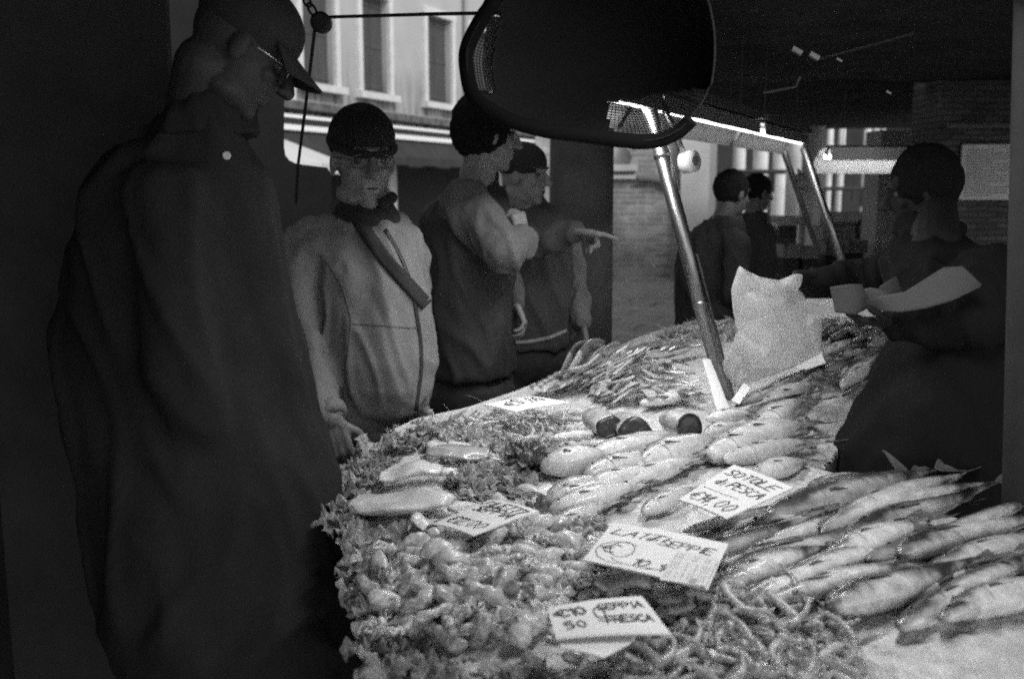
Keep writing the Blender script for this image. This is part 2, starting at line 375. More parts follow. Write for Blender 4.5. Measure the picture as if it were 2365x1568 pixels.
    MB().tube(pts, .012, 6).build('cable', mat('cable', .05, .6), root)
    MB().box(FA(660, 222, .08), (.35, .16, .34), rot).build('meter_box', mat('grey box', .6, .7), root)
    # drain pipe
    p = FA(1076, 100, .08); MB().tube([Vector((p.x, p.y, z)) for z in (2.5, 8)], .05, 10).build('drain_pipe', mat('pipe', .3, .6), root)
facade()
# pale market umbrella cloth seen low at the left
um = empty('market_umbrella', P(690, 384, 0) if False else Vector((-2.4, 11.0, 0)))
tag(um, 'pale canvas market umbrella sloping down beyond the dark screen', 'umbrella')
mb = MB(); pk = Q(560, 285, 11.0)
for k in range(8):
    a = math.pi * 2 * k / 8 + .2; b = a + math.pi / 4; r = 1.15; zz = Q(745, 381, 11.0).z
    mb.add([pk, Vector((pk.x + r * math.cos(a), pk.y + r * math.sin(a), zz)), Vector((pk.x + r * math.cos(b), pk.y + r * math.sin(b), zz)),
            Vector((pk.x + r * math.cos(b), pk.y + r * math.sin(b), zz - .1)), Vector((pk.x + r * math.cos(a), pk.y + r * math.sin(a), zz - .1))], [(0, 1, 2), (1, 4, 3, 2)])
mb.build('canopy', mat('pale canvas', .6, .9), um)
MB().tube([(pk.x, pk.y, 0), (pk.x, pk.y, pk.z)], .025, 10).build('pole', mat('pole wood', .2, .7), um)

# brick building facing the camera behind the stone column
YB = 14.4
def QB(x, y, d=0): return Q(x, y, YB + d)
bb = empty('brick_house', QB(1480, 685)); tag(bb, 'weathered brick wall with pale stone pilaster and arched panel behind the stone column', 'building')
bm_ = brick_mat('old brick', .40, .22, .44)
x0, x1 = QB(1236, 685).x, QB(1562, 685).x
yz = QB(1500, 312).z
# wall with an arched opening carved at its upper left (pale stone panel inside)
out = [Vector((x0, YB, 0)), Vector((x1, YB, 0)), Vector((x1, YB, 4.6)), Vector((x0, YB, 4.6))]
arch = []
xa0, xa1 = QB(1355, 400).x, QB(1462, 400).x; zc = QB(1400, 396).z
mbw = MB()
mbw.box(((x0 + x1) / 2, YB + .2, zc / 2), (x1 - x0, .4, zc))
mbw.box(((x0 + xa0) / 2, YB + .2, (zc + 4.6) / 2), (xa0 - x0, .4, 4.6 - zc)); mbw.box(((xa1 + x1) / 2, YB + .2, (zc + 4.6) / 2), (x1 - xa1, .4, 4.6 - zc))
mbw.build('wall', bm_, bb)
ps = mat('pale stone', .52, .8, var=.15, vscale=3)
MB().box(((xa0 + xa1) / 2, YB + .3, (zc + 4.6) / 2), (xa1 - xa0, .1, 4.6 - zc)).build('stone_panel', ps, bb)
ol = [(1462, 396), (1462, 330), (1448, 330), (1446, 343), (1456, 352), (1460, 366), (1456, 378), (1448, 388), (1438, 394)]
MB().prism([QB(*p) + Vector((0, -.01, 0)) for p in ol], (0, .12, 0)).build('brick_spandrel', bm_, bb)
MB().box(((xa0 + xa1) / 2, YB - .02, zc + .05), (xa1 - xa0 + .1, .2, .09)).build('string_course', ps, bb)
MB().box(((xa0 + xa1) / 2, YB - .01, zc - .08), (xa1 - xa0 + .06, .15, .05)).build('string_course', ps, bb)
ap = []
for k in range(13):
    a = math.pi * (.12 + .4 * k / 12); ap.append(Vector((QB(1470, 470).x - 0 + .75 * math.cos(a) * 1.0 + .05, YB - .06, zc - .62 + .52 * math.sin(a))))
MB().tube(ap, .05, 8).build('arch_moulding', mat('moulding', .16, .9), bb)
x2 = QB(1628, 600).x
MB().box(((x1 + x2) / 2, YB + .15, 2.3), (x2 - x1, .6, 4.6)).build('pilaster', ps, bb)
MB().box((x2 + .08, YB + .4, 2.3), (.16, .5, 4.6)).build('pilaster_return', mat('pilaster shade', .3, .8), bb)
MB().box(((x0 + x2) / 2, YB - .05, .12), (x2 - x0, .14, .24)).build('plinth', mat('plinth', .4, .8, var=.2), bb)

# big round stone column just behind the customers
cp = Q(1338, 900, 5.3)
c1 = empty('stone_column', (cp.x, 5.3, 0)); tag(c1, 'thick dark round column rising behind the pointing man', 'column')
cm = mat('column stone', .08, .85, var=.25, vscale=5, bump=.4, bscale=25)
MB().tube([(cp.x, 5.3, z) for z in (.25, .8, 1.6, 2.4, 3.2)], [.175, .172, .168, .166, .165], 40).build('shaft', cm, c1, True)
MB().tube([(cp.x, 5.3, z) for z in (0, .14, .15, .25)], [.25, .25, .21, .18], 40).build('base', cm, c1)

# market hall: far colonnade, low walls, roofs
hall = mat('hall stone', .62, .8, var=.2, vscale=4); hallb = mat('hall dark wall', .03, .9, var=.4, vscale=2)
def far_col(x, wpx, Y, ytop=None, lab=''):
    r = wpx / 2 / F * Y; c = Q(x, 500, Y)
    o = empty('hall_column', (c.x, Y, 0)); tag(o, lab, 'column', 'columns of the far market hall')
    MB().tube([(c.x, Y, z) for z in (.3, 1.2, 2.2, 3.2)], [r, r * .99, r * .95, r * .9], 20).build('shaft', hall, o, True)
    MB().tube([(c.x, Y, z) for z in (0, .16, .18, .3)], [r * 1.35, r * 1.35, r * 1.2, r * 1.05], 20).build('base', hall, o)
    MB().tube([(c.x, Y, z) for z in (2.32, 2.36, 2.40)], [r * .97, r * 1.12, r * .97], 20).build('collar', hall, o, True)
far_col(1872, 52, 12.0, lab='widest pale column standing between the two far steel poles')
far_col(1830, 38, 14.0, lab='pale column just left of the widest one')
far_col(1797, 34, 17.0, lab='pale hall column behind the second dark customer')
far_col(1752, 36, 17.0, lab='pale hall column above the two dark customers')
far_col(1703, 30, 17.0, lab='leftmost pale hall column beside the brick house pilaster')
for x, wp, Y, l in ((1909, 15, 19, 'slim column right behind the far steel pole'), (1936, 16, 20, 'slim column left of the dark doorway of the hall'), (1994, 17, 20, 'first slim column right of the dark hall doorway'),
                 (2013, 16, 22, 'second slim column right of the dark hall doorway'), (2029, 12, 22, 'slim column nearest the white pier')): far_col(x, wp, Y, lab=l)
def bx(name, x0, y0, x1, y1, Y, dep, m, lab, cat, grp=None, toground=True):
    a, b = Q(x0, y0, Y), Q(x1, y1, Y); zb = 0 if toground else b.z
    o = MB().box(((a.x + b.x) / 2, Y + dep / 2, (a.z + zb) / 2), (b.x - a.x, dep, a.z - zb)).build(name, m)
    return tag(o, lab, cat, grp)
lw = empty('parapet', Q(1800, 560, 11.5)); tag(lw, 'dark brick parapet with pale stone top left of the widest column', 'wall')
a, b = Q(1700, 500, 11.5), Q(1852, 520, 11.5)
MB().box(((a.x + b.x) / 2, 11.7, b.z / 2), (b.x - a.x - .1, .4, b.z)).build('brickwork', brick_mat('dark brick', .2, .1, .08), lw)
MB().box(((a.x + b.x) / 2, 11.65, (a.z + b.z) / 2), (b.x - a.x, .55, a.z - b.z)).build('coping', hall, lw)
lw = empty('parapet', Q(1980, 560, 11.0)); tag(lw, 'brick parapet with worn stone top below the slim columns', 'wall')
a, b = Q(1905, 491, 11.0), Q(2140, 512, 11.0)
MB().box(((a.x + b.x) / 2, 11.2, b.z / 2), (b.x - a.x - .1, .4, b.z)).build('brickwork', brick_mat('grey brick', .28, .16, .14), lw)
MB().box(((a.x + b.x) / 2, 11.15, (a.z + b.z) / 2), (b.x - a.x, .55, a.z - b.z)).build('coping', mat('worn coping', .4, .9, var=.3), lw)
bx('pier', 2036, 300, 2110, 600, 9.5, .4, mat('white pier', .5, .85, var=.1), 'pale plastered pier seen past the fish seller\'s face', 'wall')
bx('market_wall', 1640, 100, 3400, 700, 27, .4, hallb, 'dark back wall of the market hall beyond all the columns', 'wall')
for (x0_, y0_, x1_, y1_, Y_, l) in ((1895, 480, 1912, 540, 10.6, 'pale stone post beside the far steel pole, upper one'), (1880, 522, 1901, 566, 10.2, 'short pale stone block beside the widest column')):
    bx('stone_block', x0_, y0_, x1_, y1_, Y_, .3, hall, l, 'stone block')
for (x0_, y0_, x1_, y1_, Y_, l) in ((1812, 566, 1850, 596, 9.0, 'lower pale crate stacked by the far parapet'), (1856, 572, 1892, 598, 9.0, 'grey crate beside the widest far column foot'), (1910, 560, 1950, 590, 9.3, 'crate behind the far steel pole foot'), (1962, 556, 2000, 585, 9.2, 'crate at the right below the slim columns'), (1700, 560, 1780, 600, 9.5, 'long crate behind the second dark customer')):
    a, b = Q(x0_, y0_, Y_), Q(x1_, y1_, Y_); o = empty('crate', (a.x, Y_, 0)); tag(o, l, 'crate', 'crates in the far hall'); w_ = b.x - a.x; h_ = a.z - b.z; cx_ = (a.x + b.x) / 2
    mb = MB()
    for k in range(4): mb.box((cx_, Y_, b.z + h_ * (k + .5) / 4), (w_, .02, h_ / 4 * .8)); mb.box((cx_, Y_ + .35, b.z + h_ * (k + .5) / 4), (w_, .02, h_ / 4 * .8))
    for sx in (-1, 1): mb.box((cx_ + sx * w_ / 2, Y_ + .175, b.z + h_ / 2), (.02, .37, h_))
    mb.build('slats', mat('crate wood', .22, .8, var=.4, vscale=6), o); MB().box((cx_, Y_ + .18, b.z / 2), (w_ * .9, .3, b.z)).build('trestle', mat('trestle dark', .03, .8), o)
for (x_, y0_, y1_, Y_, l) in ((1842, 388, 452, 8.5, 'white plastic bag hanging on a hook before the widest column'), (1770, 500, 560, 8.0, 'white bag carried low beside the second dark customer')):
    a, b = Q(x_, y0_, Y_), Q(x_ + 14, y1_, Y_); mb = MB(); mb.ell((a + b) / 2 + Vector((0, 0, -.02)), (.055, .04, (a.z - b.z) * .42)); mb.cap(a, (a + b) / 2, .008, .03); mb.remesh('hanging_bag', mat('white bag', .6, .6, transl=.2), None, .006, 2, fold=.02, fs=16); tag(bpy.data.objects['hanging_bag'] if 'w0' not in globals() else bpy.data.objects['hanging_bag.001'], l, 'bag'); w0 = 1
for (x0_, x1_, y_, Y_, l) in ((1650, 1855, 397, 15.5, 'dark rail crossing the left far columns'), (1905, 2036, 436, 18, 'dark rail crossing the slim far columns')):
    a, b = Q(x0_, y_, Y_), Q(x1_, y_, Y_); nm = MB().tube([a, b], .035, 8).build('rail', mat('rail iron', .03, .7)); tag(nm, l, 'rail', 'rails of the far hall')
    for q_ in range(7): MB().tube([a.lerp(b, q_ / 6), a.lerp(b, q_ / 6) + Vector((0, 0, -.22 - .1 * (q_ % 3)))], .03, 6).build('hanger', mat('rail iron', .03, .7), nm)
# brick wall behind the fish seller with a notice
rw = bx('brick_wall', 2200, -300, 2700, 900, 6.4, .4, brick_mat('wall brick', .14, .08, .07, 2.0), 'dark brick wall at the right behind the fish seller', 'wall')
nb = empty('notice_board', Q(2284, 398, 6.35)); tag(nb, 'pale printed notice hung on the dark brick wall at the right', 'notice')
a, b = Q(2226, 334, 6.33), Q(2341, 462, 6.33)
pap = mat('notice paper', .75, .8, var=.1, vscale=8)
MB().box(((a.x + b.x) / 2, 6.35, (a.z + b.z) / 2), (b.x - a.x, .02, a.z - b.z)).build('board', pap, nb)
lm = MB()
for k in range(17):
    z = a.z - .035 - k * .0175; L = (b.x - a.x) * (.84 if k % 4 else .55); x = a.x + .025; 
    while x < a.x + L:
        wd = rnd.uniform(.012, .045); lm.box((x + wd / 2, 6.338, z), (wd, .002, .005)); x += wd + .006
lm.build('print', mat('print ink', .2, .8), nb)
pp = Q(2290, 300, 6.2); MB().tube([(pp.x - .25, 6.25, pp.z + .03), (pp.x + .3, 6.25, pp.z + .03)], .02, 8).build('pipe', mat('wall pipe', .12, .5))
tag(bpy.data.objects['pipe'], 'dark horizontal pipe above the printed notice', 'pipe')

# ------------------------------------------------------------------ canopies and dark screens
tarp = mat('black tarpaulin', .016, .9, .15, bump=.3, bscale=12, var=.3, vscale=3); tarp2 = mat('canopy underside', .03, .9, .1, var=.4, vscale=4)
def canopy(name, pts, z, th, lab, sag=.05, m=tarp2):
    (ax, ay), (bx_, by), (cx_, cy), (dx, dy) = pts; n = 14; vs = []; fs = []
    for i in range(n + 1):
        for k in range(n + 1):
            u, v = i / n, k / n
            x = (ax * (1 - u) + bx_ * u) * (1 - v) + (dx * (1 - u) + cx_ * u) * v; y = (ay * (1 - u) + by * u) * (1 - v) + (dy * (1 - u) + cy * u) * v
            vs.append((x, y, z - sag * math.sin(u * math.pi * 3) ** 2 * .5 - sag * math.sin(v * math.pi) + .01 * NZ(x * 3, y * 3)))
    for i in range(n):
        for k in range(n): a = i * (n + 1) + k; fs.append((a, a + n + 1, a + n + 2, a + 1))
    o = mk(name, vs, fs, m); s = o.modifiers.new('t', 'SOLIDIFY'); s.thickness = th
    return tag(o, lab, 'canopy')
canopy('stall_canopy', [(-2.2, -1.5), (3.2, -1.5), (3.2, 3.0), (-2.2, 3.0)], 2.36, .02, 'unseen black canvas canopy extended over the stall front to keep off daylight')  # out of view; extended over the camera to block sun and sky
canopy('stall_canopy', [(.12, 3.0), (3.4, 3.0), (4.8, 6.6), (.85, 6.6)], 2.3, .02, 'black canvas canopy over the far half of the fish stall')
canopy('stall_canopy', [(.9, 6.7), (9, 6.7), (12, 13.2), (1.3, 13.2)], 2.36, .02, 'dark canopy over the next stalls further back')
MB().box((5.6, 4.5, 1.6), (.1, 9, 3.4)).build('side_screen', tarp); tag(bpy.data.objects['side_screen'], 'black tarpaulin side screen closing the stall on the right', 'screen')
mbs = MB().box((-1.27, .4, 1.5), (.03, 3.9, 3.0)).box((-1.03, 2.37, 1.5), (.48, .03, 3.0)); mbs.build('added_shade_screen', mat('added screen cloth', .05, .9, .1, var=.3, vscale=3)); tag(bpy.data.objects['added_shade_screen'], 'added black screen dimming the near left edge behind the coat', 'screen')  # added screen: darkens the near left and hides the lit floor
# screen behind the foreground man
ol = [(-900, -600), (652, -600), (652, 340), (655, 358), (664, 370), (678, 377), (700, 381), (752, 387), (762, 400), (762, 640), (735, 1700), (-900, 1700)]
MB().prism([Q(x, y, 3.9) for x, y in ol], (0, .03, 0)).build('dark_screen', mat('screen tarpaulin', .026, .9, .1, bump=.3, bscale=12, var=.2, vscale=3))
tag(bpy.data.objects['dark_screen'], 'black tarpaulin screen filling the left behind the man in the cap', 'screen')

# rope with pulley
rp = empty('pulley', Q(741, 55, 2.6)); tag(rp, 'dark round pulley on a chain holding the canopy rope', 'pulley')
blk = mat('black metal', .02, .5)
a = Q(742, 53, 2.6)
MB().tube([a + Vector((0, -.016, 0)), a + Vector((0, -.014, 0)), a + Vector((0, .014, 0)), a + Vector((0, .016, 0))], [.018, .026, .026, .018], 24).build('wheel', blk, rp)
for (p, q) in (((702, -8), (716, 16)), ((712, 8), (730, 38)), ((700, -24), (706, -2))):
    A, B = Q(*p, 2.6), Q(*q, 2.6); d = (B - A); n = d.cross(Vector((0, 1, 0))).normalized() * .008; ll = []
    for k in range(17):
        t = 2 * math.pi * k / 16; ll.append(A + d * (.5 + .5 * math.cos(t)) + n * math.sin(t))
    MB().tube(ll, .0035, 6, False).build('chain_link', blk, rp)
ro = empty('rope', Q(900, 34, 2.6)); tag(ro, 'dark rope running from the pulley across to the basket and down behind the heads', 'rope')
ro_m = mat('rope fibre', .03, .9, bump=.6, bscale=400)
MB().tube([Q(760, 40, 2.6), Q(900, 36, 2.5), Q(1000, 33, 2.4), Q(1180, 30, 2.3)], .0042, 8).build('horizontal_rope', ro_m, ro)
MB().tube([Q(728, 60, 2.6), Q(716, 160, 2.7), Q(700, 290, 2.85), Q(688, 384, 2.95), Q(683, 470, 3.0)], .0045, 8).build('hanging_rope', ro_m, ro)

# ------------------------------------------------------------------ big black hanging basket
bk = empty('hanging_basket', Q(1340, 110, 1.9)); tag(bk, 'big round black basket with netting hanging over the stall', 'basket')
HP = [(1140, 0), (1100, 55), (1077, 125), (1082, 190), (1108, 240), (1170, 278), (1265, 305), (1390, 320), (1500, 325), (1562, 308), (1606, 268), (1645, 190), (1650, 60), (1600, -70), (1500, -150), (1300, -160), (1195, -80)]
BC = (1352, 95)
def cr4(pts, n):
    out = []; m = len(pts)
    for i in range(m):
        a, b, c, d = pts[i - 1], pts[i], pts[(i + 1) % m], pts[(i + 2) % m]
        for k in range(n):
            t = k / n; out.append(tuple(.5 * (2 * b[q] + (c[q] - a[q]) * t + (2 * a[q] - 5 * b[q] + 4 * c[q] - d[q]) * t * t + (3 * b[q] - a[q] - 3 * c[q] + d[q]) * t ** 3) for q in (0, 1)))
    return out
hp = [(x + 5 * NZ(x * .013, y * .013), y + 6 * NZ(x * .011, y * .011, 4)) for x, y in cr4(HP, 9)]; NA = len(hp); NR = 34
def bsk(k, f):
    r = math.cos(f * math.pi / 2); x = BC[0] + (hp[k][0] - BC[0]) * r * .985; y = BC[1] + (hp[k][1] - BC[1]) * r * .985
    return Q(x, y, 1.9) + Vector((.10 * f, .34 * math.sin(f * math.pi / 2), .01 * f))
hoop = [Q(x, y, 1.9) + Vector((0, .02 * math.sin(k * .1), .0015 * NZ(k * .5, 1))) for k, (x, y) in enumerate(hp + hp[:1])]
hoop = [p for p, (x, y) in zip(hoop, hp + hp[:1]) if not (x > 1590 and y < 268)]; kk = max(range(len(hoop) - 1), key=lambda i: (hoop[i] - hoop[i + 1]).length); hoop = hoop[kk + 1:] + hoop[:kk + 1]
MB().tube(hoop, .014, 10, True).build('hoop', mat('basket rim', .009, .95, .05), bk, True)
vs = [bsk(k, i / NR) for i in range(NR + 1) for k in range(NA)]; fs = []; mesh_f = []
netpoly = [(1405, 235), (1640, 200), (1620, 300), (1500, 340), (1405, 335)]; liner = [(1085, 30), (1160, 30), (1140, 110), (1145, 215), (1100, 215), (1085, 120)]
for i in range(NR):
    for k in range(NA):
        q = (i * NA + k, i * NA + (k + 1) % NA, (i + 1) * NA + (k + 1) % NA, (i + 1) * NA + k); c = (vs[q[0]] + vs[q[2]]) / 2; x, y = proj(c)
        (mesh_f if inside(netpoly, x, y) or inside(liner, x, y) else fs).append(q)
shell_o = mk('basket_shell', vs, fs, mat('black basket cloth', .022, .95, .05, bump=.5, bscale=80), bk); shell_o.modifiers.new('t', 'SOLIDIFY').thickness = .004
for sel in (netpoly, liner):
    ff_ = [q for q in mesh_f if inside(sel, *proj((vs[q[0]] + vs[q[2]]) / 2))]; ids = {v: i for i, v in enumerate(sorted({v for q in ff_ for v in q}))}
    nt_ = mk('netting', [vs[v] for v in sorted(ids)], [tuple(ids[v] for v in q) for q in ff_], mat('net wire', .02, .8), bk, False); wm = nt_.modifiers.new('w', 'WIREFRAME'); wm.thickness = .0022; wm.use_even_offset = False
for x_ in (1150, 1500): MB().tube([Q(x_, -90, 1.93), Q(x_, -90, 1.93) + Vector((0, 0, .45))], .003, 6).build('hanging_cord', mat('cord', .02, .9), bk)
# pale cloth sleeve inside, facing the camera through the net
vs = [Q(1118 + 34 * (x / 6) + 26 * abs(k / 20 - .55) ** 2 * 2, 40 + 170 * k / 20, 2.06 + .05 * x / 6) for x in range(7) for k in range(21)]
fs = [(i * 21 + k, i * 21 + k + 1, (i + 1) * 21 + k + 1, (i + 1) * 21 + k) for i in range(6) for k in range(20)]
mk('liner', vs, fs, mat('pale liner', .45, .8, transl=.5), bk).modifiers.new('t', 'SOLIDIFY').thickness = .003

# ------------------------------------------------------------------ strip lights over the stall
T0 = Vector((.417, 3.09, 1.84)); TD = Vector((.4265, .9045, 0)).normalized(); TL = Vector((-TD.y, TD.x, 0))
refl = mat('reflector metal', .42, .3, .5, metal=.7, bump=.15, bscale=20, var=.15, vscale=12); house = mat('lamp housing', .05, .5)
em = emit('lamp glow', 3.0)
def striplight(s0, s1, lab, tz=0.0, power=TUBE, e=em, org=T0, dr=TD, lt=TL, vs_=1.0, rm=None):
    a, b = org + dr * s0 + Vector((0, 0, tz)), org + dr * s1 + Vector((0, 0, tz))
    o = empty('strip_light', a); tag(o, lab, 'lamp', 'strip lights over the stalls')
    MB().tube([a, b], .013, 14).build('tube', e, o, True)
    al = bpy.data.lights.new('lamp', 'AREA'); al.shape = 'RECTANGLE'; al.size = (b - a).length; al.size_y = .026; al.energy = power * 3.14159 * al.size * al.size_y; al.color = (1, 1, 1)
    ao = bpy.data.objects.new('lamp', al); col.objects.link(ao); mz = Vector((0, 0, 1)); my = mz.cross(dr).normalized()
    ao.matrix_world = Matrix.Translation((a + b) / 2 - mz * .0145) @ Matrix((dr, my, mz)).transposed().to_4x4(); ao.parent = o; ao.matrix_parent_inverse = Matrix.Translation(-a)
    sec = [(-.040, -.016), (-.036, .03), (.0, .035), (.03, .028), (.06, -.005), (.088, -.05), (.098, -.066), (.101, -.066), (.091, -.049), (.064, .0), (.034, .034), (.0, .041), (-.039, .036), (-.044, -.016)]  # short side lip is added to cut the lamp's spill toward the seller
    hs = MB(); n = 14; vs = []; fs = []
    for i in range(n + 1):
        p = a + (b - a) * i / n
        for (l, z) in sec: vs.append(p + lt * (l + .002 * NZ(i * .7, l * 20)) + Vector((0, 0, z * vs_ + .003 * NZ(i * .9, 3, l * 9))))
    m_ = len(sec)
    for i in range(n):
        for k in range(m_): fs.append((i * m_ + k, i * m_ + (k + 1) % m_, (i + 1) * m_ + (k + 1) % m_, (i + 1) * m_ + k))
    fs.append(tuple(range(m_))); fs.append(tuple(n * m_ + k for k in range(m_))[::-1])
    mk('reflector', vs, fs, rm or refl, o, False)
    for q in (a.lerp(b, .15), a.lerp(b, .85)): MB().tube([q + Vector((0, 0, .07)), Vector((q.x, q.y, 2.28))], .0025, 6).build('hanger', house, o)
    rot = Matrix.Rotation(math.atan2(dr.y, dr.x), 3, 'Z')
    MB().box((a + b) / 2 + Vector((0, 0, .06)) - lt * .022, ((b - a).length, .07, .03), rot).build('housing', house, o)
    for q in (a + dr * .012, b - dr * .012): MB().box(q + Vector((0, 0, .022)), (.02, .03, .05), rot).build('socket', mat('socket white', .6, .5), o)
    return o
striplight(-.93, -.02, 'lit strip light hidden behind the black basket, nearest the camera', power=TUBE * 5.5)
striplight(0, .85, 'assumed strip light out of view, added to light the near end of the stall', org=Vector((.30, 1.10, 2.06)), lt=-TL, power=TUBE * 5.5)  # assumed lamp above the view, added to brighten the near fish
striplight(.03, 1.45, 'bright strip light with curved reflector starting at the thick steel pole')
striplight(1.55, 2.75, 'bright strip light at the far end of the stall row')
o2 = Q(1905, 362, 7.0)
striplight(0, .85, 'dimmer strip light of the next stall beside the fish seller\'s head', org=o2, dr=Vector((1, .1, 0)).normalized(), lt=Vector((-.1, 1, 0)).normalized() * 2.6, vs_=1.7, power=22, e=emit('far lamp glow', 6), rm=mat('white reflector', .8, .5))

# ------------------------------------------------------------------ steel poles
steel = mat('steel pole', .3, .36, .5, metal=1, bump=.06, bscale=300, var=.25, vscale=30, stretch=(1, 1, .1))
def pole(A, B, r, lab, r2=.5, off=.03):
    o = empty('steel_pole', A); tag(o, lab, 'pole')
    MB().tube([A, A.lerp(B, .5), B], r, 28).build('tube', steel, o, True)
    return o
A, B = P(1687, 962, .90), T0 + Vector((-.02, -.02, .05))
po = pole(A, B, .0235, 'thick leaning steel pole standing among the fish')
s = Vector((.034, .004, 0)); MB().tube([A.lerp(B, .78) + Vector((.07, 0, 0)), B + Vector((.035, .0, 0))], .010, 14).build('thin_tube', steel, po, True)
MB().tube([A + s * .8 + Vector((0, .01, 0)), A.lerp(B, .5) + s * .75], .005, 10).build('rod', mat('dark rod', .1, .4), po, True)
for k, t in enumerate((.0, .35, .8)):
    c = A.lerp(B, t); d = (B - A).normalized(); MB().tube([c - d * .006, c + d * .008], .0255, 28).build('collar', steel, po, True)
q = A.lerp(B, .78) + Vector((.078, .0, -.0)); dd = Vector((.7, -.7, .15)).normalized()
tp = empty('tape_roll', q); tag(tp, 'pale roll of tape hanging on the thick steel pole under the lamp', 'tape roll')
ring = [q + dd * x for x in (-.02, .02)]; MB().tube(ring, .033, 28).build('roll', mat('tape', .55, .5), tp, True)
MB().tube([q + dd * .0205, q + dd * .0235], .016, 20).build('core', mat('tape core', .12, .7), tp)
A2, B2 = Q(1944, 602, 5.3), Q(1857, 343, 5.6); pole(A2, B2, .0225, 'leaning steel pole far back beside the widest column')
A2, B2 = Q(1834, 418, 5.9), Q(1808, 343, 5.7); pole(Vector((A2.x + .35, A2.y, .9)) if False else A2 + (A2 - B2) * 2.2, B2, .018, 'thin steel pole far back behind the bag')
A2, B2 = Q(2360, 1500, 1.9), Q(2352, -100, 1.9)
steel = mat('dull painted steel', .035, .85, .15, metal=0, var=.2, vscale=8)
pe = pole(A2 + Vector((.012, 0, -.6)), B2 + Vector((.022, 0, 0)), .026, 'upright steel pole at the right edge of the stall')
A2, B2 = Q(2338, 700, 2.1), Q(2338, -100, 2.1)
MB().tube([Q(2343, 690, 2.2), Q(2347, 340, 2.2)], .006, 12).build('hook_rod', steel); tag(bpy.data.objects['hook_rod'], 'thin shiny rod hanging beside the right edge pole', 'rod')

# ------------------------------------------------------------------ the stall
outline_px = [(905, 1000), (964, 972), (1088, 944), (1200, 905), (1319, 856), (1400, 800), (1490, 762), (1560, 742), (1700, 733), (1900, 716), (2130, 716), (2130, 780), (2062, 880), (1985, 990), (1895, 1065), (2000, 1105), (2150, 1165), (2340, 1232)]
TP = [P(x, y, .95).to_2d() for x, y in outline_px]
TP += [Vector((1.5, 1.55)), Vector((1.55, .75)), Vector((.5, .8)), Vector((.06, 1.02)), P(1000, 1545, .95).to_2d(), P(905, 1450, .95).to_2d(), P(858, 1360, .95).to_2d(), P(820, 1270, .95).to_2d(), P(812, 1180, .95).to_2d(), P(820, 1100, .95).to_2d(), P(855, 1040, .95).to_2d()]
TPl = [(p.x, p.y) for p in TP]
def edge_dist(x, y):
    best = 9; p = Vector((x, y))
    for i in range(len(TP)):
        a, b = TP[i], TP[(i + 1) % len(TP)]; ab = b - a; t = max(0, min(1, (p - a).dot(ab) / ab.dot(ab))); best = min(best, (a + ab * t - p).length)
    return best
MOUNDS = [(P(2060, 1330, .95), .30, .055), (P(1400, 880, .95), .26, .05), (P(1480, 1120, .95), .28, .03), (P(1950, 850, .95), .35, .05), (P(1150, 1370, .95), .16, .025)]
def H(x, y):
    return H0(x, y) + sum(h * math.exp(-((x - c.x) ** 2 + (y - c.y) ** 2) / (2 * s_ * s_)) for c, s_, h in MOUNDS) * min(1, edge_dist(x, y) / .12) * inside(TPl, x, y)
def H0(x, y):
    e = min(1, edge_dist(x, y) / .10) if inside(TPl, x, y) else 0
    return .928 + .022 * e + e * (.016 * NZ(x * 2.6, y * 2.6, 4) + .008 * NZ(x * 9, y * 9, 1))
st = empty('market_stall', (.5, 2.5, 0)); tag(st, 'long fish stall covered with ice, its pale metal edge along the customers', 'stall')
tm = mat('galvanised tray', .55, .4, .5, metal=.5, var=.2, vscale=10)
MB().prism([Vector((p.x, p.y, .88)) for p in TP], (0, 0, .04)).build('tray', tm, st)
cpt = sum(TP, Vector((0, 0))) / len(TP)
sk = [p + (cpt - p).normalized() * .06 for p in TP]
MB().prism([Vector((p.x, p.y, 0)) for p in sk], (0, 0, .878)).build('skirt', mat('stall skirt', .03, .8, var=.3, vscale=5, stretch=(6, 6, .5)), st)
rim = [P(x, y, .965) for x, y in outline_px[:6]]
vs = []; fs = []
for i, p in enumerate(rim):
    for (dn, z) in ((-.012, -.08), (-.014, .0), (-.006, .006), (.002, .0), (.004, -.08)): vs.append(p + Vector((dn * .9, -dn * .3, z)))
for i in range(len(rim) - 1):
    for k in range(4): a = i * 5 + k; fs.append((a, a + 1, a + 6, a + 5))
mk('rim', vs, fs, mat('rim paint', .6, .5, var=.15, vscale=20), st)
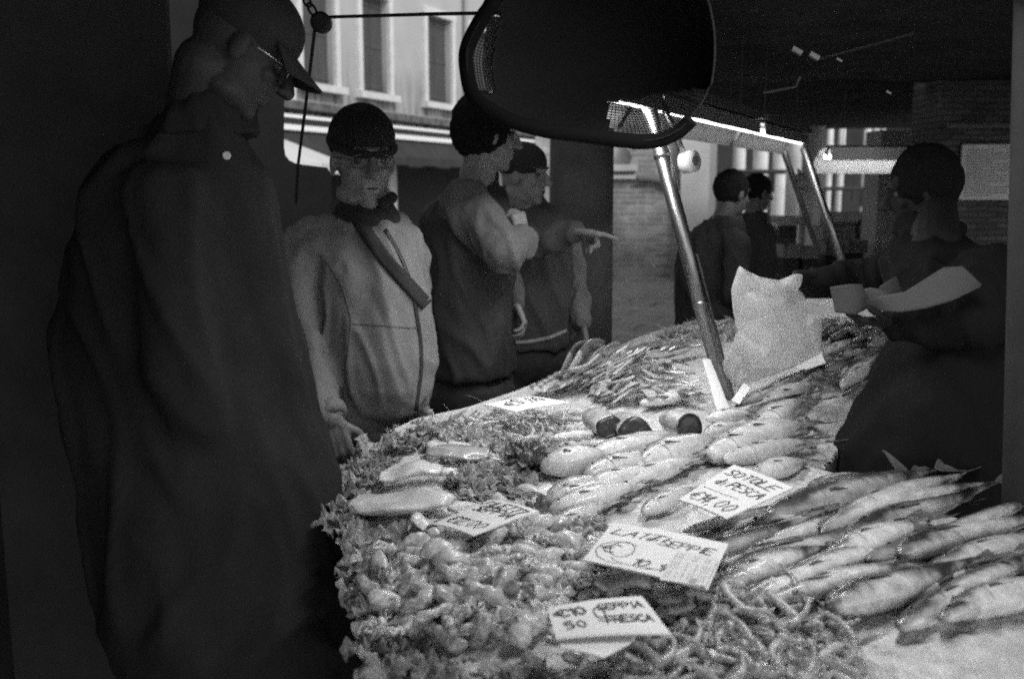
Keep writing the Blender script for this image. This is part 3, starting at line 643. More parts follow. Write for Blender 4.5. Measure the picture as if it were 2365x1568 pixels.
# crushed ice
def ice_mat():
    m = bpy.data.materials.new('crushed ice'); m.use_nodes = True; t = m.node_tree; b = t.nodes['Principled BSDF']
    b.inputs['Roughness'].default_value = .42; b.inputs['Specular IOR Level'].default_value = .5; b.inputs['Subsurface Weight'].default_value = .3; b.inputs['Subsurface Radius'].default_value = (.02, .02, .02); b.inputs['Subsurface Scale'].default_value = .5
    tc = t.nodes.new('ShaderNodeTexCoord'); v = t.nodes.new('ShaderNodeTexVoronoi'); v.inputs['Scale'].default_value = 110; t.links.new(tc.outputs['Object'], v.inputs['Vector'])
    n = t.nodes.new('ShaderNodeTexNoise'); n.inputs['Scale'].default_value = 28; n.inputs['Detail'].default_value = 8; t.links.new(tc.outputs['Object'], n.inputs['Vector'])
    mr = t.nodes.new('ShaderNodeMapRange'); mr.inputs[1].default_value = .3; mr.inputs[2].default_value = .7; mr.inputs[3].default_value = .52; mr.inputs[4].default_value = .8; t.links.new(n.outputs[0], mr.inputs[0]); t.links.new(mr.outputs[0], b.inputs['Base Color'])
    ad = t.nodes.new('ShaderNodeMath'); ad.operation = 'MULTIPLY_ADD'; ad.inputs[1].default_value = .8; t.links.new(v.outputs[0], ad.inputs[0]); t.links.new(n.outputs[0], ad.inputs[2])
    bp = t.nodes.new('ShaderNodeBump'); bp.inputs['Strength'].default_value = .45; bp.inputs['Distance'].default_value = .006; t.links.new(ad.outputs[0], bp.inputs['Height']); t.links.new(bp.outputs[0], b.inputs['Normal']); return m
step = .0125; idx = {}; vs = []; fs = []
xmin, xmax = min(p.x for p in TP), max(p.x for p in TP); ymin, ymax = min(p.y for p in TP), max(p.y for p in TP)
nx, ny = int((xmax - xmin) / step), int((ymax - ymin) / step)
def gv(i, k):
    if (i, k) not in idx:
        x, y = xmin + i * step, ymin + k * step; idx[(i, k)] = len(vs)
        vs.append((x + .003 * NZ(x * 40, y * 40), y + .003 * NZ(x * 40, y * 40, 9), H(x, y) + .006 * NZ(x * 45, y * 45) + .003 * NZ(x * 95, y * 95)))
    return idx[(i, k)]
for i in range(nx):
    for k in range(ny):
        if inside(TPl, xmin + (i + .5) * step, ymin + (k + .5) * step): fs.append((gv(i, k), gv(i + 1, k), gv(i + 1, k + 1), gv(i, k + 1)))
o = mk('crushed_ice', vs, fs, ice_mat()); tag(o, 'bed of crushed ice spread over the whole stall', 'ice', None, 'stuff')

# ------------------------------------------------------------------ fish
eye_m = mat('fish eye', .02, .1, .8); fin_m = mat('fish fin', .16, .4, .5, var=.4, vscale=30, transl=.3)
def bend_x(f, b): return b * (4 * (f - .5) ** 2 - .5)
def fish_proto(name, L, hgt, wid, bend, belly, back, seed, blunt=.5, mid=0, soft=.4, tail=True, spots=.25, dorsal=True, rough=.3):
    """lies on its side: length along +X (head at -X), back toward +Y, width along Z. origin at body centre"""
    m = fish_mat(name + ' skin', belly, back, 'Y', rough=rough, mid=mid, soft=soft, spots=spots)
    n, s = 44, 26; vs = []; fs = []
    def prof(f):
        a = min(1, (f / .34)) ; a = math.sin(a * math.pi / 2) ** blunt
        b = 1 if f < .34 else (.5 + .5 * math.cos((f - .34) / .66 * math.pi)) ** .82 * .86 + .14 * (1 - (f - .34) / .66) + .03
        return a * b
    for i in range(n + 1):
        f = i / n; x = (f - .5) * L; r = max(.02, prof(f)); gill = 1 + .05 * math.exp(-((f - .2) / .012) ** 2) - .04 * math.exp(-((f - .225) / .01) ** 2)
        by = bend_x(f, bend)
        for k in range(s):
            a = 2 * math.pi * k / s; ca, sa = math.cos(a), math.sin(a)
            y = hgt / 2 * r * math.copysign(abs(ca) ** 1.05, ca) * gill; z = wid / 2 * (r ** .8) * math.copysign(abs(sa) ** .95, sa) * gill
            z += .0016 * NZ(x * 30 + seed, y * 60, z * 20)
            vs.append((x, y + by, z - .012 * math.sin(f * 5 + seed) * L))
    for i in range(n):
        for k in range(s): fs.append((i * s + k, i * s + (k + 1) % s, (i + 1) * s + (k + 1) % s, (i + 1) * s + k))
    fs.append(tuple(range(s))[::-1]); fs.append(tuple(n * s + k for k in range(s)))
    body = mk('body', vs, fs, m)
    parts = [body]
    def zc(f): return -.012 * math.sin(f * 5 + seed) * L
    if tail:
        xt = L * .5; by = bend_x(1, bend); mb = MB(); rows = []
        for i in range(9):
            f = i / 8
            for k in range(9):
                g_ = k / 8 * 2 - 1; sp = hgt * (.08 + .42 * f ** .8); fork = L * .07 * (1 - abs(g_)) * f
                rows.append(Vector((xt - .012 * L + L * .15 * f - fork, by + bend * .6 * f + g_ * sp, zc(1) + .004 * math.sin(g_ * 7 + seed) * f)))
        q = [(i * 9 + k, i * 9 + k + 1, (i + 1) * 9 + k + 1, (i + 1) * 9 + k) for i in range(8) for k in range(8)]
        t_ = mb.add(rows, q).build('tail_fin', fin_m, None, True); t_.modifiers.new('t', 'SOLIDIFY').thickness = .0016; parts.append(t_)
    if dorsal:
        for (f0, f1, sgn, hh, nm) in ((.34, .62, 1, .22, 'dorsal_fin'), (.66, .8, 1, .13, 'dorsal_fin'), (.62, .76, -1, .14, 'anal_fin')):
            rows = []
            for i in range(9):
                f = f0 + (f1 - f0) * i / 8; r = prof(f); x = (f - .5) * L; y0 = sgn * hgt / 2 * r * .93 + bend_x(f, bend); e = hgt * hh * math.sin((.15 + .85 * i / 8) * math.pi) ** .6 * (1 + .12 * (i % 2))
                rows += [Vector((x, y0, zc(f))), Vector((x + e * .5, y0 + sgn * e, zc(f) + .003))]
            q = [(2 * i, 2 * i + 1, 2 * i + 3, 2 * i + 2) for i in range(8)]
            t_ = MB().add(rows, q).build(nm, fin_m, None, True); t_.modifiers.new('t', 'SOLIDIFY').thickness = .0014; parts.append(t_)
        f = .25; r = prof(f); rows = []; x = (f - .5) * L
        for i in range(7):
            for k in range(4):
                g_ = k / 3 * 2 - 1; e = i / 6
                rows.append(Vector((x + L * .12 * e, -hgt * .12 + g_ * hgt * .10 * (.3 + e) + bend_x(f, bend), zc(f) + wid / 2 * r ** .8 * (1.0 - .12 * e) + .002)))
        q = [(i * 4 + k, i * 4 + k + 1, (i + 1) * 4 + k + 1, (i + 1) * 4 + k) for i in range(6) for k in range(3)]
        t_ = MB().add(rows, q).build('pectoral_fin', fin_m, None, True); t_.modifiers.new('t', 'SOLIDIFY').thickness = .0014; parts.append(t_)
    f = .1; r = prof(f); x = (f - .5) * L
    for sg in (1,):
        e = MB().ell((x, hgt * .08 + bend_x(f, bend), zc(f) + sg * wid / 2 * (r ** .8) * .88), (hgt * .055, hgt * .055, hgt * .06)).build('eye', eye_m, None, True); parts.append(e)
    gp = []; f0 = .205
    for q in range(15):
        a = R(15 + 150 * q / 14); r = prof(f0); xx = (f0 - .5) * L + .018 * L * math.sin(a) ; gp.append(Vector((xx, hgt / 2 * r * math.cos(a) * 1.0 + bend_x(f0, bend), wid / 2 * r ** .8 * abs(math.sin(a)) ** .95 + zc(f0) + .0004)))
    parts.append(MB().tube(gp, .0008, 5).build('gill_slit', mat('gill slit', .12, .5), None, True))
    r = prof(.035); parts.append(MB().tube([Vector(((.03 - .5) * L - .004, -hgt * .04 + bend_x(.03, bend), wid / 2 * prof(.02) ** .8 * .7 + zc(.02))), Vector(((.075 - .5) * L, -hgt * .10 + bend_x(.07, bend), wid / 2 * prof(.075) ** .8 * .93 + zc(.07)))], .0012, 5).build('mouth', mat('gill slit', .05, .5), None, True))
    return dict(parts=parts, L=L, hgt=hgt, wid=wid, used=False, body=body)
protos = []
def place(proto, A, B, thick, label, cat='fish', group=None, name='fish', flip=False, lift=0.0, roll=0.0, zz=None):
    """A = head point, B = tail point (world, on the bed); thick = body height in metres"""
    A, B = Vector(A), Vector(B); d = B - A; L = d.length; X = d.normalized(); Z = Vector((0, 0, 1)); Y = Z.cross(X).normalized(); Z = X.cross(Y)
    if flip: Y, Z = -Y, -Z
    M = Matrix((X, Y, Z)).transposed(); M = M @ Matrix.Rotation(roll, 3, 'X')
    tot = proto['L'] * (1.12 if len(proto['parts']) > 2 else 1.0); s = L / tot; sy = thick / proto['hgt']; sz = sy
    S = Matrix.Diagonal((s, sy, sz))
    c = (A + B) / 2; r = proto['wid'] / 2 * sz
    T = Matrix.Translation(c - X * (L * .06 if len(proto['parts']) > 2 else 0) + Vector((0, 0, r * .55 + lift))) @ (M @ S).to_4x4()
    bo = proto['body']
    src = proto['parts']
    if proto['used']: new = [p.copy() for p in src]; [col.objects.link(p) for p in new]
    else: new = src; proto['used'] = True
    b = new[0]; b.name = name
    b.parent = None; b.matrix_world = T
    for p in new[1:]: p.parent = b; p.matrix_parent_inverse = Matrix.Identity(4); p.matrix_basis = Matrix.Identity(4)
    tag(b, label, cat, group); return b
def bed(x, y, lift=0.0):
    """picture point -> point on the heaped bed"""
    z = .965 + lift; p = P(x, y, z)
    for _ in range(3): p = P(x, y, H(p.x, p.y) + .008 + lift)
    return p
def pxw(p, wpx): return wpx / F * (p - CAM).dot(FW)

PF = [fish_proto('large fish a', .50, .105, .075, .012, .78, .06, 1.3, .55, -.016, .3, spots=.35), fish_proto('large fish b', .50, .11, .08, -.014, .72, .05, 5.1, .5, -.02, .3, spots=.4), fish_proto('large fish c', .50, .10, .075, .02, .82, .12, 9.4, .6, -.008, .35, spots=.3)]
big = [
 ((1577, 1236), (1885, 1146), 30, 1, 'narrow grey fish just below the right price card', .00),
 ((1679, 1283), (2000, 1158), 50, 0, 'silvery fish whose head touches the middle price card corner', .00),
 ((1750, 1262), (2150, 1152), 46, 2, 'long pale fish lying second from the fish seller', .0),
 ((1660, 1318), (2030, 1215), 56, 1, 'grey fish pointing at the right edge of the middle price card', .008),
 ((1655, 1362), (1950, 1268), 84, 0, 'stout scaly fish right beside the stapled label', .008),
 ((1912, 1312), (2190, 1200), 84, 2, 'broad pale fish in the middle of the right row', .008),
 ((1797, 1385), (2200, 1308), 76, 0, 'long fish with dark back lying in front of the broad pale one', .008),
 ((1907, 1430), (2300, 1295), 104, 1, 'largest fish, nearest the camera in the right row', .008),
 ((2075, 1462), (2460, 1262), 84, 0, 'dark backed fish running off the lower right corner', .008),
 ((2070, 1302), (2390, 1192), 80, 1, 'silvery fish with curved dark back by the edge pole', .008),
 ((2162, 1330), (2480, 1228), 70, 2, 'pale fish under the edge pole at the right', .008),
 ((1930, 1215), (2250, 1168), 44, 2, 'slim pale fish on top beside the apron', .008),
 ((1850, 1205), (2120, 1140), 40, 1, 'slim grey fish closest to the apron', .008),
 ((2180, 1440), (2560, 1330), 90, 2, 'pale fish half hidden at the very right', .0),
 ((1870, 1130), (2040, 1095), 36, 2, 'small pale fish tucked at the apron hem', .0),
]
for (h, t, wd, k, lab, lf) in big:
    A, B = bed(*h, lf), bed(*t, lf); place(PF[k], A, B, pxw((A + B) / 2, wd) * 1.12, 'large ' + lab if not lab.startswith(('small', 'largest', 'slim')) else lab, 'fish', 'fish in the right row', flip=False, lift=0, roll=rnd.uniform(-.25, .15))
PP = [fish_proto('pale fish a', .40, .09, .065, .01, .88, .34, 2.3, .6, .012, .6, spots=.18, rough=.25), fish_proto('pale fish b', .40, .08, .06, -.015, .84, .26, 7.3, .55, .006, .5, spots=.2, rough=.25)]
pale = [
 ((1262, 1172), (1500, 1120), 62, 'plump pale fish behind the left price card'),
 ((1300, 1090), (1545, 1048), 56, 'pale fish lying behind the dark lettuce tuft'),
 ((1430, 1135), (1650, 1058), 60, 'bright pale fish in the centre of the ice'),
 ((1260, 1235), (1450, 1160), 50, 'pale fish between the left and middle price cards'),
 ((1560, 1075), (1765, 1010), 58, 'pale fish behind the right price card'),
 ((1480, 1190), (1640, 1128), 46, 'pale fish touching the left corner of the right price card'),
 ((1740, 1110), (1890, 1070), 56, 'pale fish to the right of the right price card'),
 ((1690, 1062), (1880, 1022), 50, 'grey backed fish curving toward the apron'),
 ((1330, 1150), (1440, 1118), 34, 'small pale fish in the ice before the dark tuft'),
 ((1420, 1035), (1600, 1010), 44, 'pale fish just before the cut fish pieces'),
 ((1270, 1022), (1420, 1008), 36, 'white slim fish below the cut fish pieces'),
]
for i, (h, t, wd, lab) in enumerate(pale):
    A, B = bed(*h, .005), bed(*t, .005); place(PP[i % 2], A, B, pxw((A + B) / 2, wd) * 1.15, lab, 'fish', 'pale fish in the middle of the ice', roll=rnd.uniform(-.2, .2))
def scatter(reg, n, dmin, zl, seed=0):
    r = random.Random(seed); xs = [p[0] for p in reg]; ys = [p[1] for p in reg]; wp = [P(x, y, .97) for x, y in reg]
    x0, x1 = min(p.x for p in wp), max(p.x for p in wp); y0, y1 = min(p.y for p in wp), max(p.y for p in wp); pts = []; tr = 0
    while len(pts) < n and tr < n * 300:
        tr += 1; x, y = r.uniform(x0, x1), r.uniform(y0, y1); px = proj((x, y, .97))
        if not inside(reg, *px) or (985 < px[0] < 1255 and 1150 < px[1] < 1250 and n > 30) or any((x - a) ** 2 + (y - b) ** 2 < dmin * dmin for a, b in pts): continue
        pts.append((x, y))
    return [Vector((x, y, H(x, y) + zl(x, y) if callable(zl) else H(x, y) + zl)) for x, y in pts]
def fill(reg, n, protos_, half, wpx, lab, grp, seed, lift=(0, .012), slope=-.36):
    r = random.Random(seed)
    for p in scatter(reg, n, .05, 0, seed):
        x, y = proj(p); q = r.uniform(.8, 1.15); dy = slope * r.uniform(.6, 1.3); A, B = bed(x - half * q, y - half * q * dy, r.uniform(*lift)), bed(x + half * q, y + half * q * dy, r.uniform(*lift))
        if not inside(TPl, A.x, A.y): continue
        lb = lab(x, y) if callable(lab) else lab
        place(r.choice(protos_), A, B, pxw((A + B) / 2, wpx * r.uniform(.8, 1.2)), lb, 'fish', grp, roll=r.uniform(-.5, .3))
PF += [fish_proto('large fish d', .52, .095, .07, -.02, .8, .09, 3.7, .65, -.012, .4, spots=.4), fish_proto('large fish e', .5, .10, .075, .008, .66, .07, 8.2, .5, -.01, .3, spots=.45)]
fill([(1690, 1300), (1830, 1200), (1950, 1150), (2150, 1170), (2320, 1235), (2365, 1260), (2365, 1400), (2200, 1430), (2040, 1440), (1850, 1370)], 20, PF, 215, 74, lambda x, y: 'long fish packed into the right row, ' + ('behind the broad pale one' if y < 1235 else 'next to the stapled label' if x < 1880 else 'between the broad pale one and the largest' if x < 2130 else 'toward the edge pole'), 'fish packed into the right row', 81)
fill([(1270, 1180), (1300, 1050), (1450, 1030), (1650, 1010), (1800, 1000), (1840, 1085), (1700, 1080), (1560, 1130), (1440, 1180)], 12, PP, 115, 82, lambda x, y: 'pale fish packed into the middle of the ice, ' + ('toward the dark lettuce tuft' if x < 1420 else 'behind the right price card' if x < 1650 else 'toward the apron'), 'fish packed in the middle', 82, slope=-.22)
PD = [fish_proto('dark fish a', .35, .07, .05, .012, .5, .03, 4.3, .6, -.008, .25, rough=.15), fish_proto('dark fish b', .35, .06, .045, -.012, .3, .02, 6.6, .6, -.01, .3, rough=.15)]
darkf = [
 ((1700, 948), (1912, 842), 30, 0, 'long dark fish starting at the foot of the thick pole'),
 ((1712, 965), (1880, 908), 26, 1, 'slender dark fish lying below the long dark one'),
 ((1860, 868), (1940, 815), 26, 0, 'dark fish with a bright flank above the pale pair'),
 ((1772, 905), (1930, 842), 30, 1, 'dark glossy fish lying beyond the pale belly'),
]
for (h, t, wd, k, lab) in darkf:
    A, B = bed(*h, .02), bed(*t, .03); place(PD[k], A, B, pxw((A + B) / 2, wd) * 1.2, lab, 'fish', 'dark fish right of the thick pole')
pr = [((1765, 948), (1905, 884), 44, 'pale bellied fish right of the thick pole'), ((1745, 1000), (1885, 935), 58, 'thick pale fish between the pole foot and the apron'), ((1630, 975), (1770, 965), 34, 'upper one of two pale fish at the foot of the pole'),
      ((1625, 1008), (1745, 992), 34, 'lower one of two pale fish at the foot of the pole'), ((1480, 938), (1632, 915), 30, 'long pale fish left of the pole foot'),
      ((1940, 900), (2060, 815), 34, 'pale fish close to the seller among the dark ones'), ((1895, 830), (1990, 780), 24, 'pale slim fish behind the bag')]
for i, (h, t, wd, lab) in enumerate(pr):
    A, B = bed(*h, .012), bed(*t, .012); place(PP[i % 2], A, B, pxw((A + B) / 2, wd) * 1.35, lab, 'fish', 'pale fish around the pole foot', roll=rnd.uniform(-.2, .2))
ds = [(1905, 745, 2090, 735), (1985, 790, 2085, 830)]
reg = [(1890, 735), (2100, 735), (2070, 840), (2010, 900), (1950, 880), (1925, 800)]
cnt = 0; used_pts = []
while cnt < 44:
    x, y = rnd.uniform(1890, 2100), rnd.uniform(735, 900)
    if not inside(reg, x, y) : continue
    a = R(rnd.uniform(-38, -12)); L = rnd.uniform(70, 110) * (.6 + (y - 700) / 300); A = bed(x - L / 2 * math.cos(a), y - L / 2 * math.sin(a), .0 + .03 * rnd.random()); B = bed(x + L / 2 * math.cos(a), y + L / 2 * math.sin(a), .02 * rnd.random())
    if not inside(TPl, A.x, A.y): continue
    place(PD[cnt % 2], A, B, pxw(A, rnd.uniform(14, 24)) * 1.2, 'small dark glossy fish heaped beside the seller behind the bag', 'fish', 'small dark fish behind the bag', name='small_fish'); cnt += 1

# flat soles stacked left of the pole
def flat_proto(seed, wave, m, L=.28, wd=.05, th=.014):
    vs = []; fs = []; n, s = 34, 16
    for i in range(n + 1):
        f = i / n; x = (f - .5) * L; r = max(.02, math.sin(min(1, f * 1.06 + .02) * math.pi) ** .62) * (1 - .35 * f)
        zz = wave * math.sin(f * 5.2 + seed); by = .02 * math.sin(f * 4 + seed * 2)
        for k in range(s):
            a = 2 * math.pi * k / s; vs.append((x, wd / 2 * r * math.cos(a) + by, th / 2 * (r ** .5) * math.sin(a) + zz + .12 * wave * math.cos(a) * math.sin(f * 9 + seed)))
    for i in range(n):
        for k in range(s): fs.append((i * s + k, i * s + (k + 1) % s, (i + 1) * s + (k + 1) % s, (i + 1) * s + k))
    fs.append(tuple(range(s))[::-1]); fs.append(tuple(n * s + k for k in range(s)))
    return dict(parts=[mk('sole', vs, fs, m)], L=L, hgt=wd, wid=th, used=False, body=None)
sm1 = fish_mat('sole skin grey', .7, .16, 'Z', mid=-.0015, soft=.06, rough=.3, spots=.3); sm2 = fish_mat('sole skin pale', .72, .3, 'Z', mid=.012, soft=.15, rough=.3, spots=.15)
FP = [flat_proto(.4, .0055, sm1, th=.008), flat_proto(2.0, .007, sm1, th=.008), flat_proto(4.1, .004, sm2, th=.009), flat_proto(1.1, .006, sm2, th=.009)]
def flat(i, h, t, wpx, lift0, lift1, lab, grp, roll):
    A, B = bed(*h, lift0), bed(*t, lift1); place(FP[i], A, B, pxw((A + B) / 2, wpx) * 2.1, lab, 'fish', grp, name='sole', roll=roll)
k = 0
for j in range(12):
    f = j / 11; hx, hy = 1375 + 135 * f, 800 + 12 * f + rnd.uniform(-3, 3); tx, ty = 1262 + 95 * f + rnd.uniform(-8, 8), 872 + 34 * f
    flat(j % 2 if rnd.random() < .7 else 2, (hx, hy), (tx, ty), rnd.uniform(22, 34), .10 - .045 * f, .03, 'grey flat fish standing in the curved stack left of the pole', 'flat fish stacked in the curved heap', R(rnd.uniform(28, 48)))
for j in range(10):
    f = j / 9; hx, hy = 1440 + 60 * math.sin(j * 1.7), 838 + 66 * f; tx, ty = 1345 + 50 * f + rnd.uniform(-12, 12), 893 + 36 * f
    flat((2, 0, 3, 1)[j % 4], (hx, hy), (tx, ty), rnd.uniform(22, 32), .05 * (1 - f) + .015, .02, 'flat fish fanned in the lower part of the heap near the card', 'flat fish fanned below the curved heap', R(rnd.uniform(10, 45)))
for j in range(26):
    x, y = rnd.uniform(1450, 1600), rnd.uniform(822, 912); L = rnd.uniform(60, 95); a = R(rnd.uniform(-12, 22))
    flat((2, 3, 2, 0)[j % 4], (x + L / 2 * math.cos(a), y + L / 2 * math.sin(a)), (x - L / 2 * math.cos(a), y - L / 2 * math.sin(a)), rnd.uniform(13, 22), .02 + .03 * rnd.random(), .03, 'short pale fish heaped against the left side of the steel pole', 'short pale fish left of the pole', R(rnd.uniform(-10, 25)))
for j in range(6):
    x, y = 1490 + j * 20, 800 - 2 * j + rnd.uniform(-6, 8); flat(0, (x - 40, y + 22), (x + 45, y - 14), 12, .03, .05, 'dark slim fish at the back of the pale heap', 'dark slim fish behind the pale heap', R(30))
for j in range(5):
    flat(1, (1230 + j * 16, 893 - 8 * j), (1345 + j * 6, 868 - 2 * j + 12), 20, .02, .04, 'grey flat fish lying along the metal edge', 'flat fish lying along the metal edge', R(20))

# thick cut pieces of fish with dark cut ends
def chunk(A, B, r0, r1, lab, dark=.03):
    A, B = Vector(A), Vector(B); o = empty('fish_piece', A); tag(o, lab, 'fish piece', 'cut fish pieces')
    d = B - A; X = d.normalized(); A = A - X * .03; d = B - A; Y = Vector((0, 0, 1)).cross(X).normalized(); Z = X.cross(Y); n, s_ = 16, 28; vs = []; fs = []
    def rad(a, f): return (1 + .16 * NZ(math.cos(a) * 1.4 + A.x * 31, math.sin(a) * 1.4, f * 1.5) + .05 * NZ(math.cos(a) * 5, math.sin(a) * 5, A.x * 9))
    for i in range(n + 1):
        f = i / n; r = (r0 * (.35 + .65 * min(1, f * 2.2) ** .6) * (1 - f) + r1 * f) if f else r0 * .2
        for k in range(s_):
            a = 2 * math.pi * k / s_; q = rad(a, f) * r; vs.append(A + d * f + Y * (q * math.cos(a) * 1.15) + Z * (q * math.sin(a) * .92) + X * (.012 * f * math.cos(a + 1)))
    for i in range(n):
        for k in range(s_): fs.append((i * s_ + k, i * s_ + (k + 1) % s_, (i + 1) * s_ + (k + 1) % s_, (i + 1) * s_ + k))
    fs.append(tuple(range(s_))[::-1]); fs.append(tuple(n * s_ + k for k in range(s_)))
    mk('flesh', vs, fs, mat('mottled fish skin', .5, .3, .5, var=.55, vscale=22, bump=.4, bscale=50, coat=.4), o)
    c = sum(vs[n * s_:], Vector()) / s_; cf = []; ff = []
    for g_, off in ((.97, .0005), (.9, .003), (.55, .0005), (.2, .003), (.02, .002)):
        for k in range(s_): cf.append(c + (vs[n * s_ + k] - c) * g_ + X * (off + .0012 * NZ(k * .7, g_ * 6)))
    for i in range(4):
        for k in range(s_): ff.append((i * s_ + k, i * s_ + (k + 1) % s_, (i + 1) * s_ + (k + 1) % s_, (i + 1) * s_ + k))
    mk('cut_face', cf, ff, mat('cut flesh %.2f' % dark, dark, .35, .5, var=.7, vscale=45, coat=.3), o)
    return o
chunk(bed(1372, 962, .045), bed(1410, 990, .035), .036, .034, 'leftmost thick cut fish piece with dark end behind the prawns')
chunk(bed(1432, 972, .03), bed(1468, 994, .035), .030, .036, 'middle cut fish piece with the widest dark end')
chunk(bed(1552, 972, .035), bed(1592, 986, .035), .036, .034, 'rightmost cut fish piece, left of the pale pair')
chunk(bed(1430, 1030, .0), bed(1290, 1028, .0), .022, .012, 'long pale tail piece lying before the cut pieces', .4)

# ------------------------------------------------------------------ squid, prawns, lettuce
def squid_proto(seed, m):
    n, q_ = 26, 20; vs = []; fs = []
    for i in range(n + 1):
        f = i / n; r = max(.05, math.sin(min(1, .05 + f * 1.02) * math.pi) ** .55 * (1 - .25 * f) if f < .93 else .35); cx_ = -.045 + .085 * f; cy_ = .016 * math.sin(f * 2.6 + seed)
        for k in range(q_):
            a = 2 * math.pi * k / q_; rr = .0185 * r * (1 + .28 * NZ(f * 3.2 + seed * 5, math.cos(a) * 1.2, math.sin(a) * 1.2) + .22 * max(0, math.cos(2 * a)) ** 4 * (f < .75))
            vs.append((cx_, cy_ + rr * math.cos(a), rr * math.sin(a) * .9 + .006 * math.sin(f * 4 + seed)))
    for i in range(n):
        for k in range(q_): fs.append((i * q_ + k, i * q_ + (k + 1) % q_, (i + 1) * q_ + (k + 1) % q_, (i + 1) * q_ + k))
    fs.append(tuple(range(q_))[::-1]); fs.append(tuple(n * q_ + k for k in range(q_)))
    body = mk('squid', vs, fs, m); ex, ey = .04, .016 * math.sin(2.6 + seed)
    hb = MB(); hb.ell((ex + .006, ey, 0), (.012, .011, .010), n=12, m=8)
    for k in range(8):
        a = k / 8 * 6.28; p = [Vector((ex + .012, ey + .005 * math.cos(a), .004 * math.sin(a)))]
        for q in range(7): p.append(p[-1] + Vector((.0065, .005 * math.sin(q * .9 + k * 1.7 + seed), .004 * math.cos(q * 1.1 + k) - .001)))
        hb.tube(p, [.004, .0038, .0034, .003, .0026, .002, .0014, .0008], 7)
    t_ = hb.build('tentacles', m, None, True)
    e = MB().ell((ex + .006, ey + .010, .004), .0026, n=8, m=6).ell((ex + .006, ey - .010, .005), .0026, n=8, m=6).build('eye', eye_m, None, True)
    return dict(parts=[body, t_, e], L=.125, hgt=.038, wid=.034, used=False, body=body)
sq_m = mat('squid skin', .72, .16, .6, var=.4, vscale=75, coat=.8, bump=.25, bscale=90); sq_m2 = mat('squid skin grey', .5, .16, .6, var=.55, vscale=60, coat=.8, bump=.25, bscale=90)
SQ = [squid_proto(.3, sq_m), squid_proto(2.2, sq_m2), squid_proto(4.4, sq_m), squid_proto(5.6, sq_m2), squid_proto(1.2, sq_m)]
sqreg = [(850, 1330), (900, 1290), (1000, 1275), (1180, 1235), (1330, 1290), (1480, 1330), (1500, 1380), (1260, 1405), (1250, 1480), (1100, 1470), (960, 1440), (880, 1400)]
def sqz(p, k): return p + Vector((0, 0, k))
for ly, (n, dm, z) in enumerate(((115, .025, .006), (85, .029, .022), (30, .035, .036))):
    for p in scatter(sqreg, n, dm, z, 11 + ly):
        a = rnd.uniform(0, 6.28) if rnd.random() < .4 else rnd.uniform(-.5, .9); L = rnd.uniform(.075, .12); d = Vector((math.cos(a), math.sin(a), rnd.uniform(-.22, .22))) * L / 2
        px_, py_ = proj(p); place(SQ[rnd.randrange(5)], p - d, p + d, rnd.uniform(.025, .042), 'small pale squid ' + ('at the lettuce side of the near heap' if px_ < 1010 else 'in the near heap before the left price card' if py_ < 1340 and px_ < 1230 else 'in the near heap beside the long grey cuttlefish' if py_ < 1400 and px_ >= 1230 else 'at the front of the near heap, left of the nearest price card'), 'squid', 'squid heaped at the near left', name='squid', roll=rnd.uniform(-3.1, 3.1))
def prawn_proto(seed, m, curl=1.6, L=.07):
    mb = MB(); pts = []; rr = []; n = 26; R0 = L / curl
    for i in range(n + 1):
        f = i / n; a = f * curl; pts.append(Vector((R0 * math.sin(a) - L * .4, R0 * (1 - math.cos(a)), 0)))
        rr.append((.0078 * (1 - .62 * f) + .0012 * abs(math.sin(f * 22))) * (1 if f > .12 else (.35 + f / .12 * .65)))
    mb.tube(pts, rr, 12)
    e = pts[-1]; d = (pts[-1] - pts[-2]).normalized(); nrm = Vector((-d.y, d.x, 0))
    for s_ in (-1, 0, 1): mb.add([e, e + d * .011 + nrm * (.006 * s_ - .003), e + d * .011 + nrm * (.006 * s_ + .003), e + d * .004 + nrm * .006 * s_], [(0, 1, 2), (0, 2, 3)])
    b = mb.build('prawn', m, None, True)
    fl = MB(); h = pts[0]
    for s_ in (-1, 1):
        q = [h]
        for k in range(9): q.append(q[-1] + Vector((-.007 + .0014 * k * s_ * .5, .0035 * s_ * math.sin(k * .5 + seed), .003 * math.cos(k * .6 + seed))))
        fl.tube(q, .0006, 4)
    fe = fl.build('antennae', m, None, True); lg = MB()
    for k in range(6):
        p = pts[3 + k * 2]; lg.tube([p, p + Vector((-.002, .010, .004)), p + Vector((-.004, .017, -.003))], [.0012, .0009, .0004], 5)
    return dict(parts=[b, fe, lg.build('legs', m, None, True)], L=L * .9, hgt=.016, wid=.016, used=False, body=b)
pm1 = mat('prawn shell', .42, .14, .7, var=.5, vscale=70, coat=.6, bump=.3, bscale=160); pm2 = mat('prawn shell pale', .66, .14, .7, var=.35, vscale=60, coat=.6, bump=.3, bscale=160)
PR = [prawn_proto(.2, pm1), prawn_proto(1.7, pm2, 1.1), prawn_proto(3.3, pm1, 2.3)]
def prawns(reg, n, dm, layers, lab0, grp, seed, sz=(.05, .072), th=(.012, .017)):
    for ly in range(layers):
        for p in scatter(reg, n, dm, .004 + ly * .011, seed + ly):
            lab = lab0(*proj(p)) if callable(lab0) else lab0
            a = rnd.uniform(0, 6.28); L = rnd.uniform(*sz); d = Vector((math.cos(a), math.sin(a), rnd.uniform(-.35, .35))) * L / 2
            place(PR[rnd.randrange(3)], p - d, p + d, rnd.uniform(*th), lab, 'prawn', grp, name='prawn', roll=rnd.uniform(-.8, .8))
